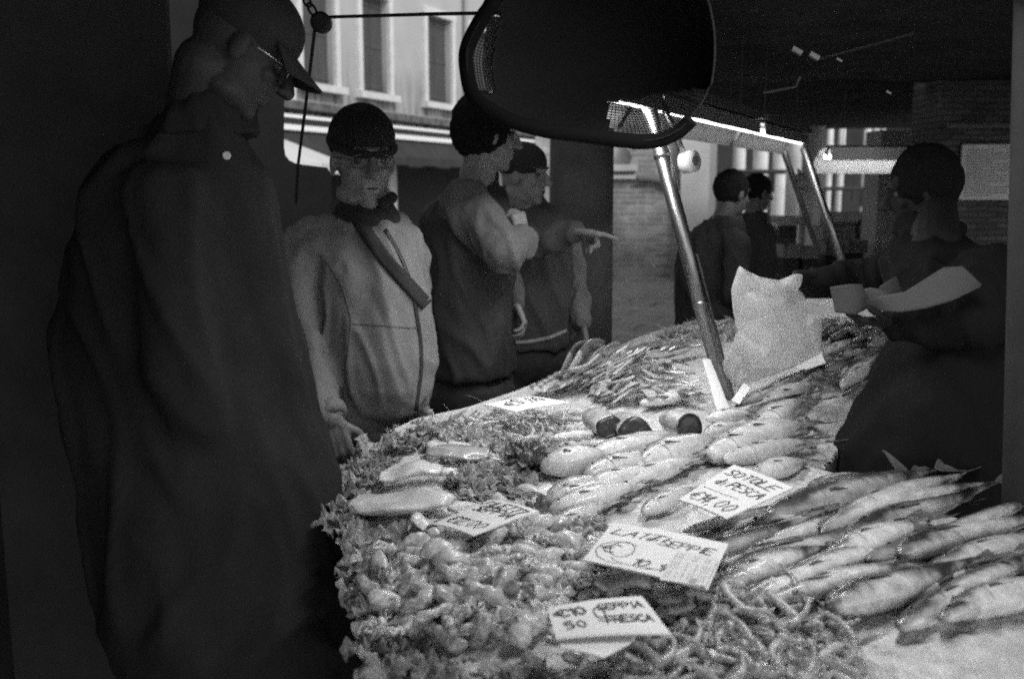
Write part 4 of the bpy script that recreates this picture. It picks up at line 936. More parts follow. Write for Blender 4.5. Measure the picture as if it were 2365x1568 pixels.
prawns([(1300, 1568), (1560, 1440), (1640, 1385), (1780, 1395), (1900, 1440), (1960, 1500), (1990, 1570), (1900, 1620), (1400, 1640)], 62, .03, 3, lambda x, y: 'small prawn in the front heap, ' + ('below the nearest price card' if x < 1560 else 'between the nearest price card and the stapled label' if y < 1440 else 'between the nearest price card and the largest fish' if x < 1780 else 'right in front of the largest fish'), 'prawns heaped at the front', 31)
prawns([(985, 975), (1120, 945), (1330, 940), (1370, 1000), (1300, 1040), (1180, 1030), (1060, 1000)], 50, .03, 2, lambda x, y: 'wet prawn in the heap below the far price card, ' + ('by the metal edge' if x < 1130 else 'in its middle' if x < 1250 else 'next to the cut fish pieces'), 'prawns heaped below the far price card', 41)
prawns([(1500, 800), (1545, 752), (1700, 742), (1680, 800)], 40, .035, 2, 'prawn in the far heap before the dark coat', 'prawns heaped at the far end', 51)

def leaf_proto(seed, m, R0=.06):
    r_ = random.Random(seed); n, s = 13, 92; vs = [(0, 0, 0)]; fs = []; ph = [r_.uniform(0, 6.28) for _ in range(6)]
    for i in range(1, n + 1):
        f = i / n
        for k in range(s):
            a = 2 * math.pi * k / s; rad = R0 * f * (1 + .18 * math.sin(3 * a + ph[0]) + .10 * math.sin(7 * a + ph[1]) + .02 * math.sin(17 * a + ph[5]) * f ** 3 + .05 * math.sin(9 * a + ph[4]) * f ** 2 + .03 * NZ(math.cos(a) * 9, math.sin(a) * 9, seed) * f)
            z = R0 * (.42 * f ** 2 + f ** 3 * (.20 * math.sin(5 * a + ph[2]) + .17 * math.sin(11 * a + ph[3] + f * 3)) + .07 * f ** 5 * math.sin(17 * a + ph[4]) - .25 * f ** 6) + R0 * .12 * NZ(math.cos(a) * f * 4 + seed, math.sin(a) * f * 4)
            tw = .10 * f ** 3 * math.sin(9 * a + ph[3]); vs.append((rad * math.cos(a + tw), rad * .8 * math.sin(a + tw), z))
    for k in range(s): fs.append((0, 1 + k, 1 + (k + 1) % s))
    for i in range(n - 1):
        for k in range(s): fs.append((1 + i * s + k, 1 + (i + 1) * s + k, 1 + (i + 1) * s + (k + 1) % s, 1 + i * s + (k + 1) % s))
    return mk('leaf', vs, fs, m)
lf_m = [mat('lettuce leaf', .42, .4, .5, var=.4, vscale=22, transl=.3, bump=.5, bscale=90), mat('dark lettuce leaf', .15, .4, .5, var=.6, vscale=24, transl=.25, bump=.5, bscale=90), mat('pale lettuce leaf', .6, .4, .5, var=.35, vscale=22, transl=.3, bump=.5, bscale=90)]
LP = []
for k in range(9): l = leaf_proto(k * 3 + 1, lf_m[k % 3]); LP.append(l); 
lp_used = set()
def lettuce(p, size, dark, lab, grp, lean=None):
    root = None
    for q in range(3):
        k = rnd.choice([i for i in range(9) if i % 3 == dark] if rnd.random() < .75 else range(9)); src = LP[k]
        if k in lp_used: o = src.copy(); col.objects.link(o)
        else: o = src; lp_used.add(k)
        off = Vector((rnd.uniform(-1, 1), rnd.uniform(-1, 1), 0)) * size * .45 * (q > 0)
        rot = Matrix.Rotation(rnd.uniform(0, 6.28), 4, 'Z') @ Matrix.Rotation(R(rnd.uniform(-42, 42)), 4, 'X') @ Matrix.Rotation(rnd.uniform(0, 6.28), 4, 'Z')
        M = Matrix.Translation(Vector(p) + off + Vector((0, 0, size * .12 * q))) @ rot @ Matrix.Scale(size / .06 * rnd.uniform(.8, 1.1), 4)
        if q == 0: root = empty('lettuce', p); tag(root, lab, 'lettuce', grp)
        o.name = 'leaf'; o.parent = root; o.matrix_parent_inverse = Matrix.Translation(-Vector(p)); o.matrix_basis = M
    return root
def lets(reg, n, dm, size, dark, lab, grp, seed, lift=.0):
    for p in scatter(reg, n, dm, lift, seed): lettuce(p, rnd.uniform(*size), dark if rnd.random() < .8 else rnd.randrange(3), lab, grp)
lets([(815, 1250), (790, 1160), (795, 1060), (860, 1020), (925, 985), (1010, 985), (1020, 1010), (900, 1050), (850, 1110), (850, 1230)], 26, .045, (.032, .05), 0, 'frilly lettuce lining the left end of the stall', 'lettuce along the left end', 61)
lets([(925, 985), (1010, 975), (1100, 1010), (1180, 1040), (1150, 1100), (1030, 1045), (960, 1020)], 16, .045, (.03, .045), 2, 'frilly lettuce between the prawns and the pale cuttlefish', 'lettuce behind the cuttlefish', 62)
lets([(1050, 1110), (1140, 1070), (1220, 1110), (1180, 1160), (1090, 1150)], 11, .04, (.03, .045), 0, 'curly lettuce behind the left price card', 'lettuce behind the left price card', 63)
lets([(1190, 1050), (1290, 1055), (1300, 1090), (1270, 1125), (1200, 1110)], 9, .035, (.03, .04), 1, 'dark frilly lettuce tuft in the middle of the ice', 'dark lettuce tuft', 64, .01)
lets([(820, 1260), (930, 1215), (1060, 1240), (1180, 1235), (1080, 1290), (900, 1300), (840, 1330)], 24, .04, (.028, .045), 0, 'lettuce between the left price card and the squid', 'lettuce before the left price card', 65)
lets([(1010, 1255), (1130, 1240), (1130, 1290), (1020, 1300)], 6, .035, (.03, .04), 1, 'dark lettuce right before the left price card', 'dark lettuce before the left price card', 66)
lets([(1180, 1245), (1350, 1215), (1365, 1270), (1250, 1310), (1170, 1290)], 9, .045, (.035, .05), 0, 'lettuce left of the middle price card', 'lettuce left of the middle price card', 67)
lets([(820, 1330), (850, 1330), (900, 1420), (1000, 1500), (1130, 1540), (1250, 1530), (1300, 1600), (1000, 1590), (880, 1470)], 34, .04, (.032, .05), 0, 'lettuce hanging over the near left corner of the stall', 'lettuce over the near corner', 68)
lets([(1400, 800), (1360, 800), (1320, 850), (1345, 875), (1410, 830)], 7, .05, (.03, .045), 0, 'lettuce under the resting hand at the stall edge', 'lettuce at the far edge', 69)
lets([(1530, 790), (1560, 748), (1700, 738), (1690, 780)], 14, .07, (.03, .05), 0, 'lettuce at the far end of the stall before the dark coat', 'lettuce at the far end', 70)
lets([(1240, 1180), (1300, 1170), (1310, 1215), (1255, 1220)], 3, .04, (.025, .035), 1, 'small dark lettuce tuft right of the left price card', 'small dark lettuce tuft', 71)

# pale cuttlefish bodies on the left
cm_ = mat('cuttlefish flesh', .82, .25, .6, var=.18, vscale=26, coat=.4, bump=.2, bscale=70); cm2 = mat('cuttlefish grey', .42, .22, .6, var=.35, vscale=26, coat=.5, bump=.2, bscale=70)
def cuttle(A, B, wd, lab, m):
    mb = MB(); A, B = Vector(A), Vector(B); d = B - A; L = d.length; X = d.normalized(); Y = Vector((0, 0, 1)).cross(X).normalized(); Z = X.cross(Y); n, s = 26, 22; vs = []; fs = []
    for i in range(n + 1):
        f = i / n; r = max(.03, math.sin(min(1, .05 + f * .92) * math.pi) ** .32)
        for k in range(s):
            a = 2 * math.pi * k / s; fl = 1 + .22 * max(0, math.cos(a * 2)) ** 6
            p = A + d * f + Y * (wd / 2 * r * math.cos(a) * fl * (1 + .55 * NZ(f * 3.4 + A.x * 40, math.cos(a) * 1.5, A.y * 9))) + Z * (.17 * wd * (r ** .8) * math.sin(a) + .008)
            vs.append(p + Vector((0, 0, .012 * NZ(p.x * 14, p.y * 14) + .006 * math.sin(f * 6 + A.x * 30))))
    for i in range(n):
        for k in range(s): fs.append((i * s + k, i * s + (k + 1) % s, (i + 1) * s + (k + 1) % s, (i + 1) * s + k))
    fs.append(tuple(range(s))[::-1]); fs.append(tuple(n * s + k for k in range(s)))
    o = mk('cuttlefish', vs, fs, m); tag(o, lab, 'cuttlefish', 'cuttlefish on the left')
    tb = MB()
    for k in range(6):
        p = [B + Y * (wd * .07 * (k - 2.5))]
        for q in range(5): p.append(p[-1] + X * .009 + Y * (.003 * (k - 2.5) * .5 + .002 * math.sin(q * 2 + k)) + Vector((0, 0, -.002)))
        tb.tube(p, [.006, .0055, .005, .004, .003, .0015], 8)
    tb.build('arms', m, o, True)
for (h, t, wd, lab, m) in (((985, 1062), (1130, 1058), 46, 'mottled grey cuttlefish at the back of the lettuce', cm2), ((880, 1108), (1020, 1092), 50, 'pale cuttlefish on the left in the lettuce', cm_),
      ((815, 1178), (1045, 1172), 74, 'largest white cuttlefish at the left end', cm_), ((950, 1232), (1010, 1226), 44, 'white cuttlefish just left of the left price card', cm_), ((985, 1040), (1050, 1030), 30, 'small cuttlefish at the back left', cm_),
      ((1180, 1300), (1330, 1262), 50, 'grey cuttlefish between squid and middle price card', cm2), ((1370, 1370), (1500, 1375), 46, 'long grey cuttlefish in the shadow of the middle price card', cm2), ((1200, 1160), (1270, 1138), 44, 'smooth white cuttlefish behind the left price card', cm_)):
    A, B = bed(*h, .012), bed(*t, .012); cuttle(A + Vector((0, 0, .008)), B + Vector((0, 0, .004)), pxw(A, wd) * 1.55, lab, m)

# ------------------------------------------------------------------ price cards, hand lettered
ST = {'L': [[(0, 1), (0, 0), (.6, .02)]], 'A': [[(0, 0), (.35, 1), (.7, 0)], [(.15, .4), (.6, .4)]], 'T': [[(0, 1), (.7, 1.0)], [(.35, 1), (.35, 0)]], 'I': [[(.2, 1), (.2, 0)]],
      'D': [[(0, 0), (0, 1), (.45, .85), (.6, .5), (.45, .1), (0, 0)]], 'S': [[(.6, .9), (.3, 1), (.05, .8), (.2, .55), (.5, .42), (.6, .18), (.35, 0), (0, .1)]], 'E': [[(.6, 1), (0, 1), (0, 0), (.6, 0)], [(0, .5), (.5, .5)]],
      'P': [[(0, 0), (0, 1), (.5, .95), (.6, .7), (.45, .5), (0, .45)]], 'O': [[(.3, 1), (.05, .75), (.05, .25), (.3, 0), (.55, .25), (.55, .75), (.3, 1)]], 'C': [[(.6, .85), (.35, 1), (.05, .75), (.05, .25), (.35, 0), (.6, .12)]],
      'R': [[(0, 0), (0, 1), (.5, .95), (.6, .7), (.45, .5), (0, .45)], [(.25, .48), (.6, 0)]], 'F': [[(.6, 1), (0, 1), (0, 0)], [(0, .5), (.45, .5)]], 'H': [[(0, 1), (0, 0)], [(.55, 1), (.55, 0)], [(0, .5), (.55, .5)]],
      'N': [[(0, 0), (0, 1), (.5, 0), (.5, 1)]], 'i': [[(.15, .5), (.15, 0)], [(.15, .72), (.17, .75)]], 'd': [[(.45, .95), (.45, 0)], [(.45, .4), (.2, .5), (.03, .25), (.2, 0), (.45, .12)]], 'e': [[(.03, .25), (.4, .3), (.3, .5), (.08, .42), (.05, .12), (.4, .05)]],
      '€': [[(.75, .85), (.45, 1), (.12, .7), (.12, .3), (.45, 0), (.75, .12)], [(-.05, .58), (.5, .6)], [(-.05, .4), (.45, .42)]], '0': [[(.3, 1), (.05, .7), (.05, .3), (.3, 0), (.52, .3), (.52, .7), (.3, 1)]], '1': [[(.05, .75), (.3, 1), (.3, 0)]],
      '2': [[(.05, .8), (.3, 1), (.52, .75), (.3, .4), (0, 0), (.6, .02)]], '4': [[(.4, 0), (.4, 1), (0, .35), (.6, .35)]], '5': [[(.5, 1), (.08, 1), (.06, .6), (.4, .62), (.5, .3), (.3, 0), (.02, .08)]], '7': [[(0, 1), (.5, 1), (.2, 0)]],
      '8': [[(.3, .55), (.08, .78), (.3, 1), (.5, .78), (.3, .55), (.03, .25), (.3, 0), (.55, .25), (.3, .55)]], '9': [[(.5, .7), (.25, .5), (.05, .75), (.28, 1), (.5, .75), (.4, 0)]], ',': [[(.15, .08), (.05, -.15)]], ' ': []}
card_m = mat('white card', .85, .6, .3, var=.06, vscale=15); ink = mat('felt pen ink', .03, .6)
def card(corners, lines, lab, name='price_card', extra=None, curl=.0, swirl=None):
    """corners: TL TR BR BL world points; lines: (text, u, v, height, slant, bold)"""
    TLc, TRc, BRc, BLc = [Vector(c) for c in corners]
    def S(u, v, o=0.0):
        p = (TLc * (1 - u) + TRc * u) * (1 - v) + (BLc * (1 - u) + BRc * u) * v
        nrm = (TRc - TLc).cross(TLc - BLc).normalized()
        if nrm.z < 0: nrm = -nrm
        return p + nrm * (o + curl * (math.sin(u * math.pi)) + .25 * curl * math.sin(v * 5))
    n = 12; vs = [S(i / n, k / n) for i in range(n + 1) for k in range(n + 1)]
    fs = [(i * (n + 1) + k, (i + 1) * (n + 1) + k, (i + 1) * (n + 1) + k + 1, i * (n + 1) + k + 1) for i in range(n) for k in range(n)]
    root = mk(name, vs, fs, card_m, None, False); md = root.modifiers.new('t', 'SOLIDIFY'); md.thickness = .0025; md.offset = 0
    tag(root, lab, 'price card', 'hand lettered price cards')
    W = ((TRc - TLc).length + (BRc - BLc).length) / 2; Ht = ((BLc - TLc).length + (BRc - TRc).length) / 2
    mb = MB()
    def stroke(uv, wd):
        for i in range(len(uv) - 1):
            (a, b), (c, d) = uv[i], uv[i + 1]; dx, dy = (c - a) * W, (d - b) * Ht; l = math.hypot(dx, dy) or 1e-6; nx_, ny_ = -dy / l * wd / 2 / W, dx / l * wd / 2 / Ht
            ex, ey = dx / l * wd * .3 / W, dy / l * wd * .3 / Ht
            q = [S(a - ex + nx_, b - ey + ny_, .0022), S(c + ex + nx_, d + ey + ny_, .0022), S(c + ex - nx_, d + ey - ny_, .0022), S(a - ex - nx_, b - ey - ny_, .0022)]; mb.add(q, [(0, 1, 2, 3)])
    for (txt, u, v, h, sl_, wd) in lines:
        tot_ = sum(.38 if c_ in 'I1, i' else .74 for c_ in txt) + .3; x = u; hu = min(h * Ht / W, (.96 - u) / tot_)
        for ch in txt:
            jx, jy = rnd.uniform(-.04, .04), rnd.uniform(-.05, .05)
            for pl in ST.get(ch, []):
                pl2 = []
                for i in range(len(pl) - 1):
                    for t in (0, .5): pl2.append((pl[i][0] * (1 - t) + pl[i + 1][0] * t + rnd.uniform(-.02, .02), pl[i][1] * (1 - t) + pl[i + 1][1] * t + rnd.uniform(-.02, .02)))
                pl2.append(pl[-1]); stroke([(x + (p[0] + sl_ * p[1]) * hu, v - (p[1] + jy) * h) for p in pl2], wd * rnd.uniform(.75, 1.2))
            x += hu * (.38 if ch in 'I1, i' else .74)
    if swirl:
        for (u, v, ru, rv, a0, a1, wd) in swirl: stroke([(u + ru * math.cos(a0 + (a1 - a0) * k / 30), v + rv * math.sin(a0 + (a1 - a0) * k / 30)) for k in range(31)], wd)
    mb.build('writing', ink, root)
    return root, S
zz = 1.035
r1, S1 = card([P(1416, 1208, 1.055), P(1682, 1257, 1.06), P(1634, 1362, 1.06), P(1346, 1293, 1.055)], [('LATTI', .06, .31, .155, .4, .0027), ('di', .36, .32, .11, .3, .0022), ('SEPPIE', .48, .36, .145, .3, .0024), ('10,90', .36, .90, .15, .35, .0025), ('€', .05, .74, .2, .3, .0024)],
    'wide hand lettered price card in the middle with a stapled label', curl=.002, swirl=[(.24, .62, .10, .17, 0, 6.3, .0013), (.24, .70, .20, .24, 1.2, 5.2, .0013), (.42, .82, .22, .10, .2, 3.1, .0013)])
lab_m = mat('label paper', .74, .6); lb = []
A = S1(.66, .45, .004); B = S1(.99, .42, .004); C = S1(.985, 1.0, .004); D = S1(.655, 1.10, .004)
lo = MB().add([A, B, C, D], [(0, 1, 2, 3)]).build('label', lab_m, r1); lo.modifiers.new('t', 'SOLIDIFY').thickness = .0012
lp = MB()
for k in range(13):
    if k in (4, 9): continue
    for (t0, t1) in ((.08, .3), (.36, .62), (.68, .9)):
        if rnd.random() < .25: continue
        u = .06 + k * .07; w0 = .018
        def q_(a, b): return (A * (1 - a) + B * a) * (1 - b) + (D * (1 - a) + C * a) * b + Vector((0, 0, .0016))
        lp.add([q_(u, t0), q_(u + w0, t0), q_(u + w0, t1), q_(u, t1)], [(0, 1, 2, 3)])
lp.add([q_(.62, .82), q_(.78, .82), q_(.78, .97), q_(.62, .97)], [(0, 1, 2, 3)])
lp.build('print', mat('grey print', .38, .7), lo)
card([P(1695, 1074, 1.10), P(1833, 1127, 1.095), P(1678, 1198, 1.08), P(1567, 1154, 1.085)], [('FILE TTI', .46, .30, .17, .1, .0040), ('di', .60, .46, .14, .2, .0035), ('PESCE', .42, .62, .20, .2, .0042), ('€14,00', .06, .58, .17, .2, .0034)] if False else
    [('SOTOLE', .06, .26, .15, .3, .0025), ('di PESCA', .12, .50, .15, .3, .0025), ('€14,00', .05, .92, .19, .3, .0026)], 'hand lettered price card lying furthest right near the seller', curl=.002, swirl=[(.4, .62, .35, .02, .2, 3.0, .0011)])
r3, S3 = card([P(1263, 1405, 1.045), P(1482, 1378, 1.045), P(1550, 1464, 1.045), P(1284, 1474, 1.045)], [('€10', .06, .42, .24, -.1, .0032), ('50', .12, .78, .2, -.1, .003), ('SEPPIA', .47, .34, .17, .15, .0028), ('FRESCA', .50, .70, .17, .15, .003)],
     'creased price card nearest the camera on the squid', curl=.003, swirl=[(.47, .42, .05, .15, 0, 6.3, .0022), (.5, .62, .07, .03, 0, 3, .002)])
us_ = MB().prism([P(1262, 1472, 1.036), P(1296, 1466, 1.036), P(1480, 1455, 1.036), P(1452, 1490, 1.036), P(1392, 1521, 1.034), P(1340, 1505, 1.036), P(1296, 1498, 1.036), P(1288, 1486, 1.036)], (0, 0, .002)).build('under_sheet', card_m, r3)
r4, S4 = card([P(1134, 1155, 1.055), P(1245, 1181, 1.06), P(1092, 1236, 1.055), P(999, 1210, 1.05)], [('FILETTI', .06, .24, .15, .3, .0028), ('SEPPIA', .12, .44, .17, .3, .003), ('€12,00', .10, .88, .2, .3, .0024)], 'hand lettered price card on the left among the lettuce', curl=.003, swirl=[(.4, .66, .3, .05, .3, 3.2, .0013)])
MB().prism([P(1245, 1183, 1.055), P(1250, 1222, 1.02), P(1150, 1236, 1.02), P(1130, 1222, 1.045)], (.0, .004, .002)).build('under_sheet', card_m, r4)
card([P(1115, 935, 1.03), P(1234, 916, 1.035), P(1319, 930, 1.03), P(1192, 951, 1.025)], [('17,00', .34, .55, .42, .2, .0032), ('€', .14, .62, .4, .2, .003)], 'price card lying flat by the metal edge behind the prawns', curl=.003)
card([Q(1320, 837, 3.5), Q(1334, 834, 3.5), Q(1337, 850, 3.5), Q(1324, 853, 3.5)], [('1', .35, .8, .6, .1, .004)], 'tiny numbered tag at the stall edge under the hanging hand')
card([P(1622, 832, 1.09), P(1640, 830, 1.09), P(1684, 942, 1.01), P(1656, 948, 1.01)], [], 'blank white card propped behind the thick steel pole', curl=.002)
card([P(1690, 925, 1.0), P(1718, 885, 1.02), P(1734, 897, 1.02), P(1708, 934, 1.0)], [], 'small white card corner right of the thick steel pole foot')
card([P(1830, 836, 1.03), P(1893, 805, 1.05), P(1907, 838, 1.05), P(1850, 858, 1.02)], [], 'white card leaning at the lower right of the plastic bag')

# ------------------------------------------------------------------ plastic bag and paper
def plastic(name, base, tr):
    m = bpy.data.materials.new(name); m.use_nodes = True; t = m.node_tree; b = t.nodes['Principled BSDF']; b.inputs['Base Color'].default_value = (base, base, base, 1); b.inputs['Roughness'].default_value = .25; b.inputs['Specular IOR Level'].default_value = .6
    n = t.nodes.new('ShaderNodeTexNoise'); n.inputs['Scale'].default_value = 16; n.inputs['Detail'].default_value = 4; n.inputs['Distortion'].default_value = 1.2
    bp = t.nodes.new('ShaderNodeBump'); bp.inputs['Strength'].default_value = .6; bp.inputs['Distance'].default_value = .02; tc = t.nodes.new('ShaderNodeTexCoord'); mp = t.nodes.new('ShaderNodeMapping'); mp.inputs['Rotation'].default_value = (0, R(35), 0); mp.inputs['Scale'].default_value = (2.2, 1, .5)
    t.links.new(tc.outputs['Object'], mp.inputs[0]); t.links.new(mp.outputs[0], n.inputs['Vector']); t.links.new(n.outputs[0], bp.inputs['Height']); t.links.new(bp.outputs[0], b.inputs['Normal'])
    tl = t.nodes.new('ShaderNodeBsdfTranslucent'); tl.inputs[0].default_value = (base, base, base, 1); t.links.new(bp.outputs[0], tl.inputs['Normal']); tp_ = t.nodes.new('ShaderNodeBsdfTransparent')
    a = t.nodes.new('ShaderNodeMixShader'); a.inputs[0].default_value = .5; c = t.nodes.new('ShaderNodeMixShader'); c.inputs[0].default_value = tr
    t.links.new(b.outputs[0], a.inputs[1]); t.links.new(tl.outputs[0], a.inputs[2]); t.links.new(a.outputs[0], c.inputs[1]); t.links.new(tp_.outputs[0], c.inputs[2]); t.links.new(c.outputs[0], t.nodes['Material Output'].inputs[0]); return m
def puff(outl, Yf, thick, name, m, parent=None, wr=.006, rings=22, per=8, skew=0.0):
    """inflated bag from an outline; two walls joined at the seam"""
    pts = []
    for i in range(len(outl)):
        a, b = outl[i], outl[(i + 1) % len(outl)]
        for k in range(per): t = k / per; pts.append((a[0] * (1 - t) + b[0] * t, a[1] * (1 - t) + b[1] * t))
    for _ in range(3): pts = [((pts[i - 1][0] + pts[i][0] * 2 + pts[(i + 1) % len(pts)][0]) / 4, (pts[i - 1][1] + pts[i][1] * 2 + pts[(i + 1) % len(pts)][1]) / 4) for i in range(len(pts))]
    cx_ = sum(p[0] for p in pts) / len(pts); cy_ = sum(p[1] for p in pts) / len(pts); n = len(pts); vs = []; fs = []
    for side in (-1, 1):
        base = len(vs)
        for i in range(rings + 1):
            f = i / rings
            for k, (x, y) in enumerate(pts):
                X = cx_ + (x - cx_) * f; Y = cy_ + (y - cy_) * f; p = Q(X, Y, Yf(X, Y) if callable(Yf) else Yf)
                bul = thick * math.sqrt(max(0, 1 - f * f)); w_ = wr * (NZ(p.x * 9 + side * 3, p.z * 7) + .6 * (1 - 2 * abs(NZ(p.x * 16 + p.z * 12, p.z * 5 - p.x * 7, side)))) * (1 - f ** 6)
                vs.append(p + Vector((0, side * (bul) + w_, 0)))
        for i in range(rings):
            for k in range(n): q = (base + i * n + k, base + i * n + (k + 1) % n, base + (i + 1) * n + (k + 1) % n, base + (i + 1) * n + k); fs.append(q if side < 0 else q[::-1])
    return mk(name, vs, fs, m, parent)
bag_m = plastic('thin plastic', .88, .38); bag_m2 = plastic('thin sheet', .84, .3)
up_o = [(1707, 613), (1730, 628), (1757, 640), (1800, 648), (1838, 632), (1853, 634), (1850, 652), (1838, 662), (1858, 682), (1865, 712), (1862, 745), (1858, 800), (1820, 850), (1740, 850), (1712, 812), (1705, 770), (1693, 720), (1689, 668)]
bg_ = puff(up_o, 2.78, .05, 'plastic_bag', bag_m, wr=.034, rings=40, per=12); tag(bg_, 'crumpled translucent plastic bag held out by the fish seller', 'bag')
lo_o = [(1700, 770), (1745, 735), (1800, 722), (1862, 727), (1898, 728), (1898, 770), (1897, 815), (1850, 840), (1800, 862), (1745, 880), (1700, 890), (1672, 862), (1668, 838), (1690, 800)]
bg2 = puff(lo_o, 2.98, .03, 'plastic_sheet', bag_m2, wr=.022, rings=36, per=12); tag(bg2, 'milky plastic sheet spread behind the steel pole under the bag', 'plastic sheet')
pap_m = mat('wrapping paper', .11, .7, .3, transl=.15, var=.06)
def paper(outl, lab, parent=None):
    pts = [Q(x, y, Y) for x, y, Y in outl]; n = len(pts); h = n // 2; vs = []; m_ = 10
    top, bot = pts[:h], pts[h:][::-1]; rows = []
    for k in range(m_ + 1):
        for i in range(h): p = top[i].lerp(bot[i], k / m_); vs.append(p)
    fs = [(k * h + i, k * h + i + 1, (k + 1) * h + i + 1, (k + 1) * h + i) for k in range(m_) for i in range(h - 1)]
    o = mk('wrapping_paper', [v + Vector((0, .012 * NZ(v.x * 14, v.z * 14), .006 * NZ(v.x * 20, v.z * 9, 3))) for v in vs], fs, pap_m, None, True); s = o.modifiers.new('t', 'SOLIDIFY'); s.thickness = .0012; return tag(o, lab, 'paper', 'sheets of wrapping paper')
paper([(1918, 663, 2.34), (1960, 655, 2.33), (1992, 655, 2.34), (2014, 708, 2.36), (1975, 728, 2.34), (1928, 722, 2.33)], 'pale paper sheet held at the left of the seller\'s hands')
paper([(1990, 668, 2.42), (2010, 664, 2.40), (2040, 668, 2.40), (2090, 690, 2.38), (2050, 700, 2.38), (2000, 700, 2.4)], 'small white paper fold between the two larger sheets')
paper([(2028, 662, 2.44), (2048, 648, 2.44), (2072, 637, 2.44), (2085, 678, 2.44), (2060, 684, 2.44), (2035, 690, 2.44)], 'grey paper corner standing behind the seller\'s forearm')
paper([(2000, 690, 2.33), (2090, 672, 2.30), (2180, 620, 2.26), (2222, 614, 2.24), (2266, 655, 2.22), (2265, 662, 2.22), (2200, 694, 2.22), (2140, 712, 2.25), (2080, 722, 2.28), (2010, 716, 2.33)], 'long sheet of paper lying along the seller\'s near forearm')
# pale slab behind the papers
sl_ = MB().box(Q(1890, 708, 3.9), (.6, .25, .035)).build('marble_slab', mat('marble', .6, .3, .5, var=.2, vscale=9)); tag(sl_, 'pale stone slab behind the bag at the far end', 'slab')

# ------------------------------------------------------------------ people
skin = mat('skin', .19, .5, .4, var=.14, vscale=30, bump=.15, bscale=120)
def frame(yaw, pitch=0.0, roll=0.0):
    """columns: right, forward, up; yaw 0 faces +Y, positive turns to the left"""
    return Matrix.Rotation(yaw, 3, 'Z') @ Matrix.Rotation(-pitch, 3, 'X') @ Matrix.Rotation(roll, 3, 'Y')
def head_prims(mb, c, M, s=1.0, jowl=0.0):
    T = lambda x, y, z: c + M @ (Vector((x, y, z)) * s)
    mb.ell(T(0, -.012, .032), (.074 * s, .095 * s, .092 * s), M, 24, 16); mb.ell(T(0, .022, -.03), (.06 * s, .068 * s, .078 * s), M, 20, 12)
    mb.ell(T(0, .062, -.088), (.026 * s, .022 * s, .019 * s), M); mb.ell(T(0, .012, -.075), ((.052 + jowl) * s, .06 * s, .035 * s), M)
    mb.cap(T(0, .088, .026), T(0, .112, -.014), .009 * s, .0145 * s); mb.ell(T(.011, .1, -.018), .009 * s, M); mb.ell(T(-.011, .1, -.018), .009 * s, M)
    mb.cap(T(-.036, .072, .042), T(0, .083, .04), .011 * s, .011 * s); mb.cap(T(.036, .072, .042), T(0, .083, .04), .011 * s, .011 * s)
    for sg in (-1, 1):
        mb.ell(T(sg * .036, .058, -.012), (.022 * s, .02 * s, .02 * s), M)
        mb.ell(T(sg * .076, -.008, .0), (.009 * s, .018 * s, .031 * s), M @ Matrix.Rotation(sg * -.25, 3, 'Z'))
    mb.cap(T(-.02, .082, -.046), T(.02, .082, -.046), .0075 * s, .0075 * s); mb.cap(T(-.017, .08, -.059), T(.017, .08, -.059), .0085 * s, .0085 * s)
def hand_prims(mb, wr, d, n, side, curl=.5, s=1.0, point=False, spread=.12, thumbc=.4):
    """wr wrist point, d direction of the fingers, n palm normal, side +1/-1 where the thumb is"""
    d = d.normalized(); n = (n - d * n.dot(d)).normalized(); t = d.cross(n) * side
    for k in range(4):
        o = (-.0285 + .019 * k) * s; a = wr + d * .012 * s + t * (o * .7); b = wr + d * (.083 + (.004, .006, .003, -.004)[k]) * s + t * o
        mb.cap(a, b, .0135 * s, .0115 * s, 10)
    order = [(-.0285, .062, .0082), (-.0095, .074, .0088), (.0095, .08, .0092), (.0285, .073, .009)]  # little .. index
    for k, (o, L, r) in enumerate(order):
        p = wr + d * (.083 + (-.004, .003, .006, .004)[k]) * s + t * o * s; ang = curl * (.5 + .1 * (3 - k)); dd = (d + t * spread * (k - 1.5) * .4).normalized()
        if point and k == 3: cs = (.1, .16, .1)
        else: cs = (curl * .8, curl * 1.1, curl * .8)
        for j, (fr, c_) in enumerate(zip((.45, .3, .25), cs)):
            ax = dd.cross(n).normalized(); dd = (Matrix.Rotation(c_, 3, ax) @ dd).normalized()
            if dd.dot(n) < 0 and c_ > .3 and j == 0: pass
            q = p + dd * L * fr * s; mb.cap(p, q, r * s * (1 - .08 * j), r * s * (1 - .08 * (j + 1)), 10); p = q
    p = wr + d * .022 * s + t * .024 * s; dd = (d * .62 + t * .72 + n * .3).normalized()
    mb.cap(wr + d * .01 * s + t * .01 * s, p, .014 * s, .0135 * s, 10)
    for j, L in enumerate((.042, .032, .024)):
        q = p + dd * L * s; mb.cap(p, q, (.0125 - .001 * j) * s, (.0115 - .001 * j) * s, 10); p = q; dd = (dd + n * .12 * thumbc + d * .35 * thumbc - t * .15 * thumbc).normalized()
def ringpx(lst, Y, dr):
    """list of (cx, y, half width px[, Y]) -> loft rings"""
    out = []
    for r in lst:
        yy = r[3] if len(r) > 3 else Y; dd = r[4] if len(r) > 4 else dr; p = Q(r[0], r[1], yy); out.append((p, r[2] / F * yy, dd, 0.0))
    return out
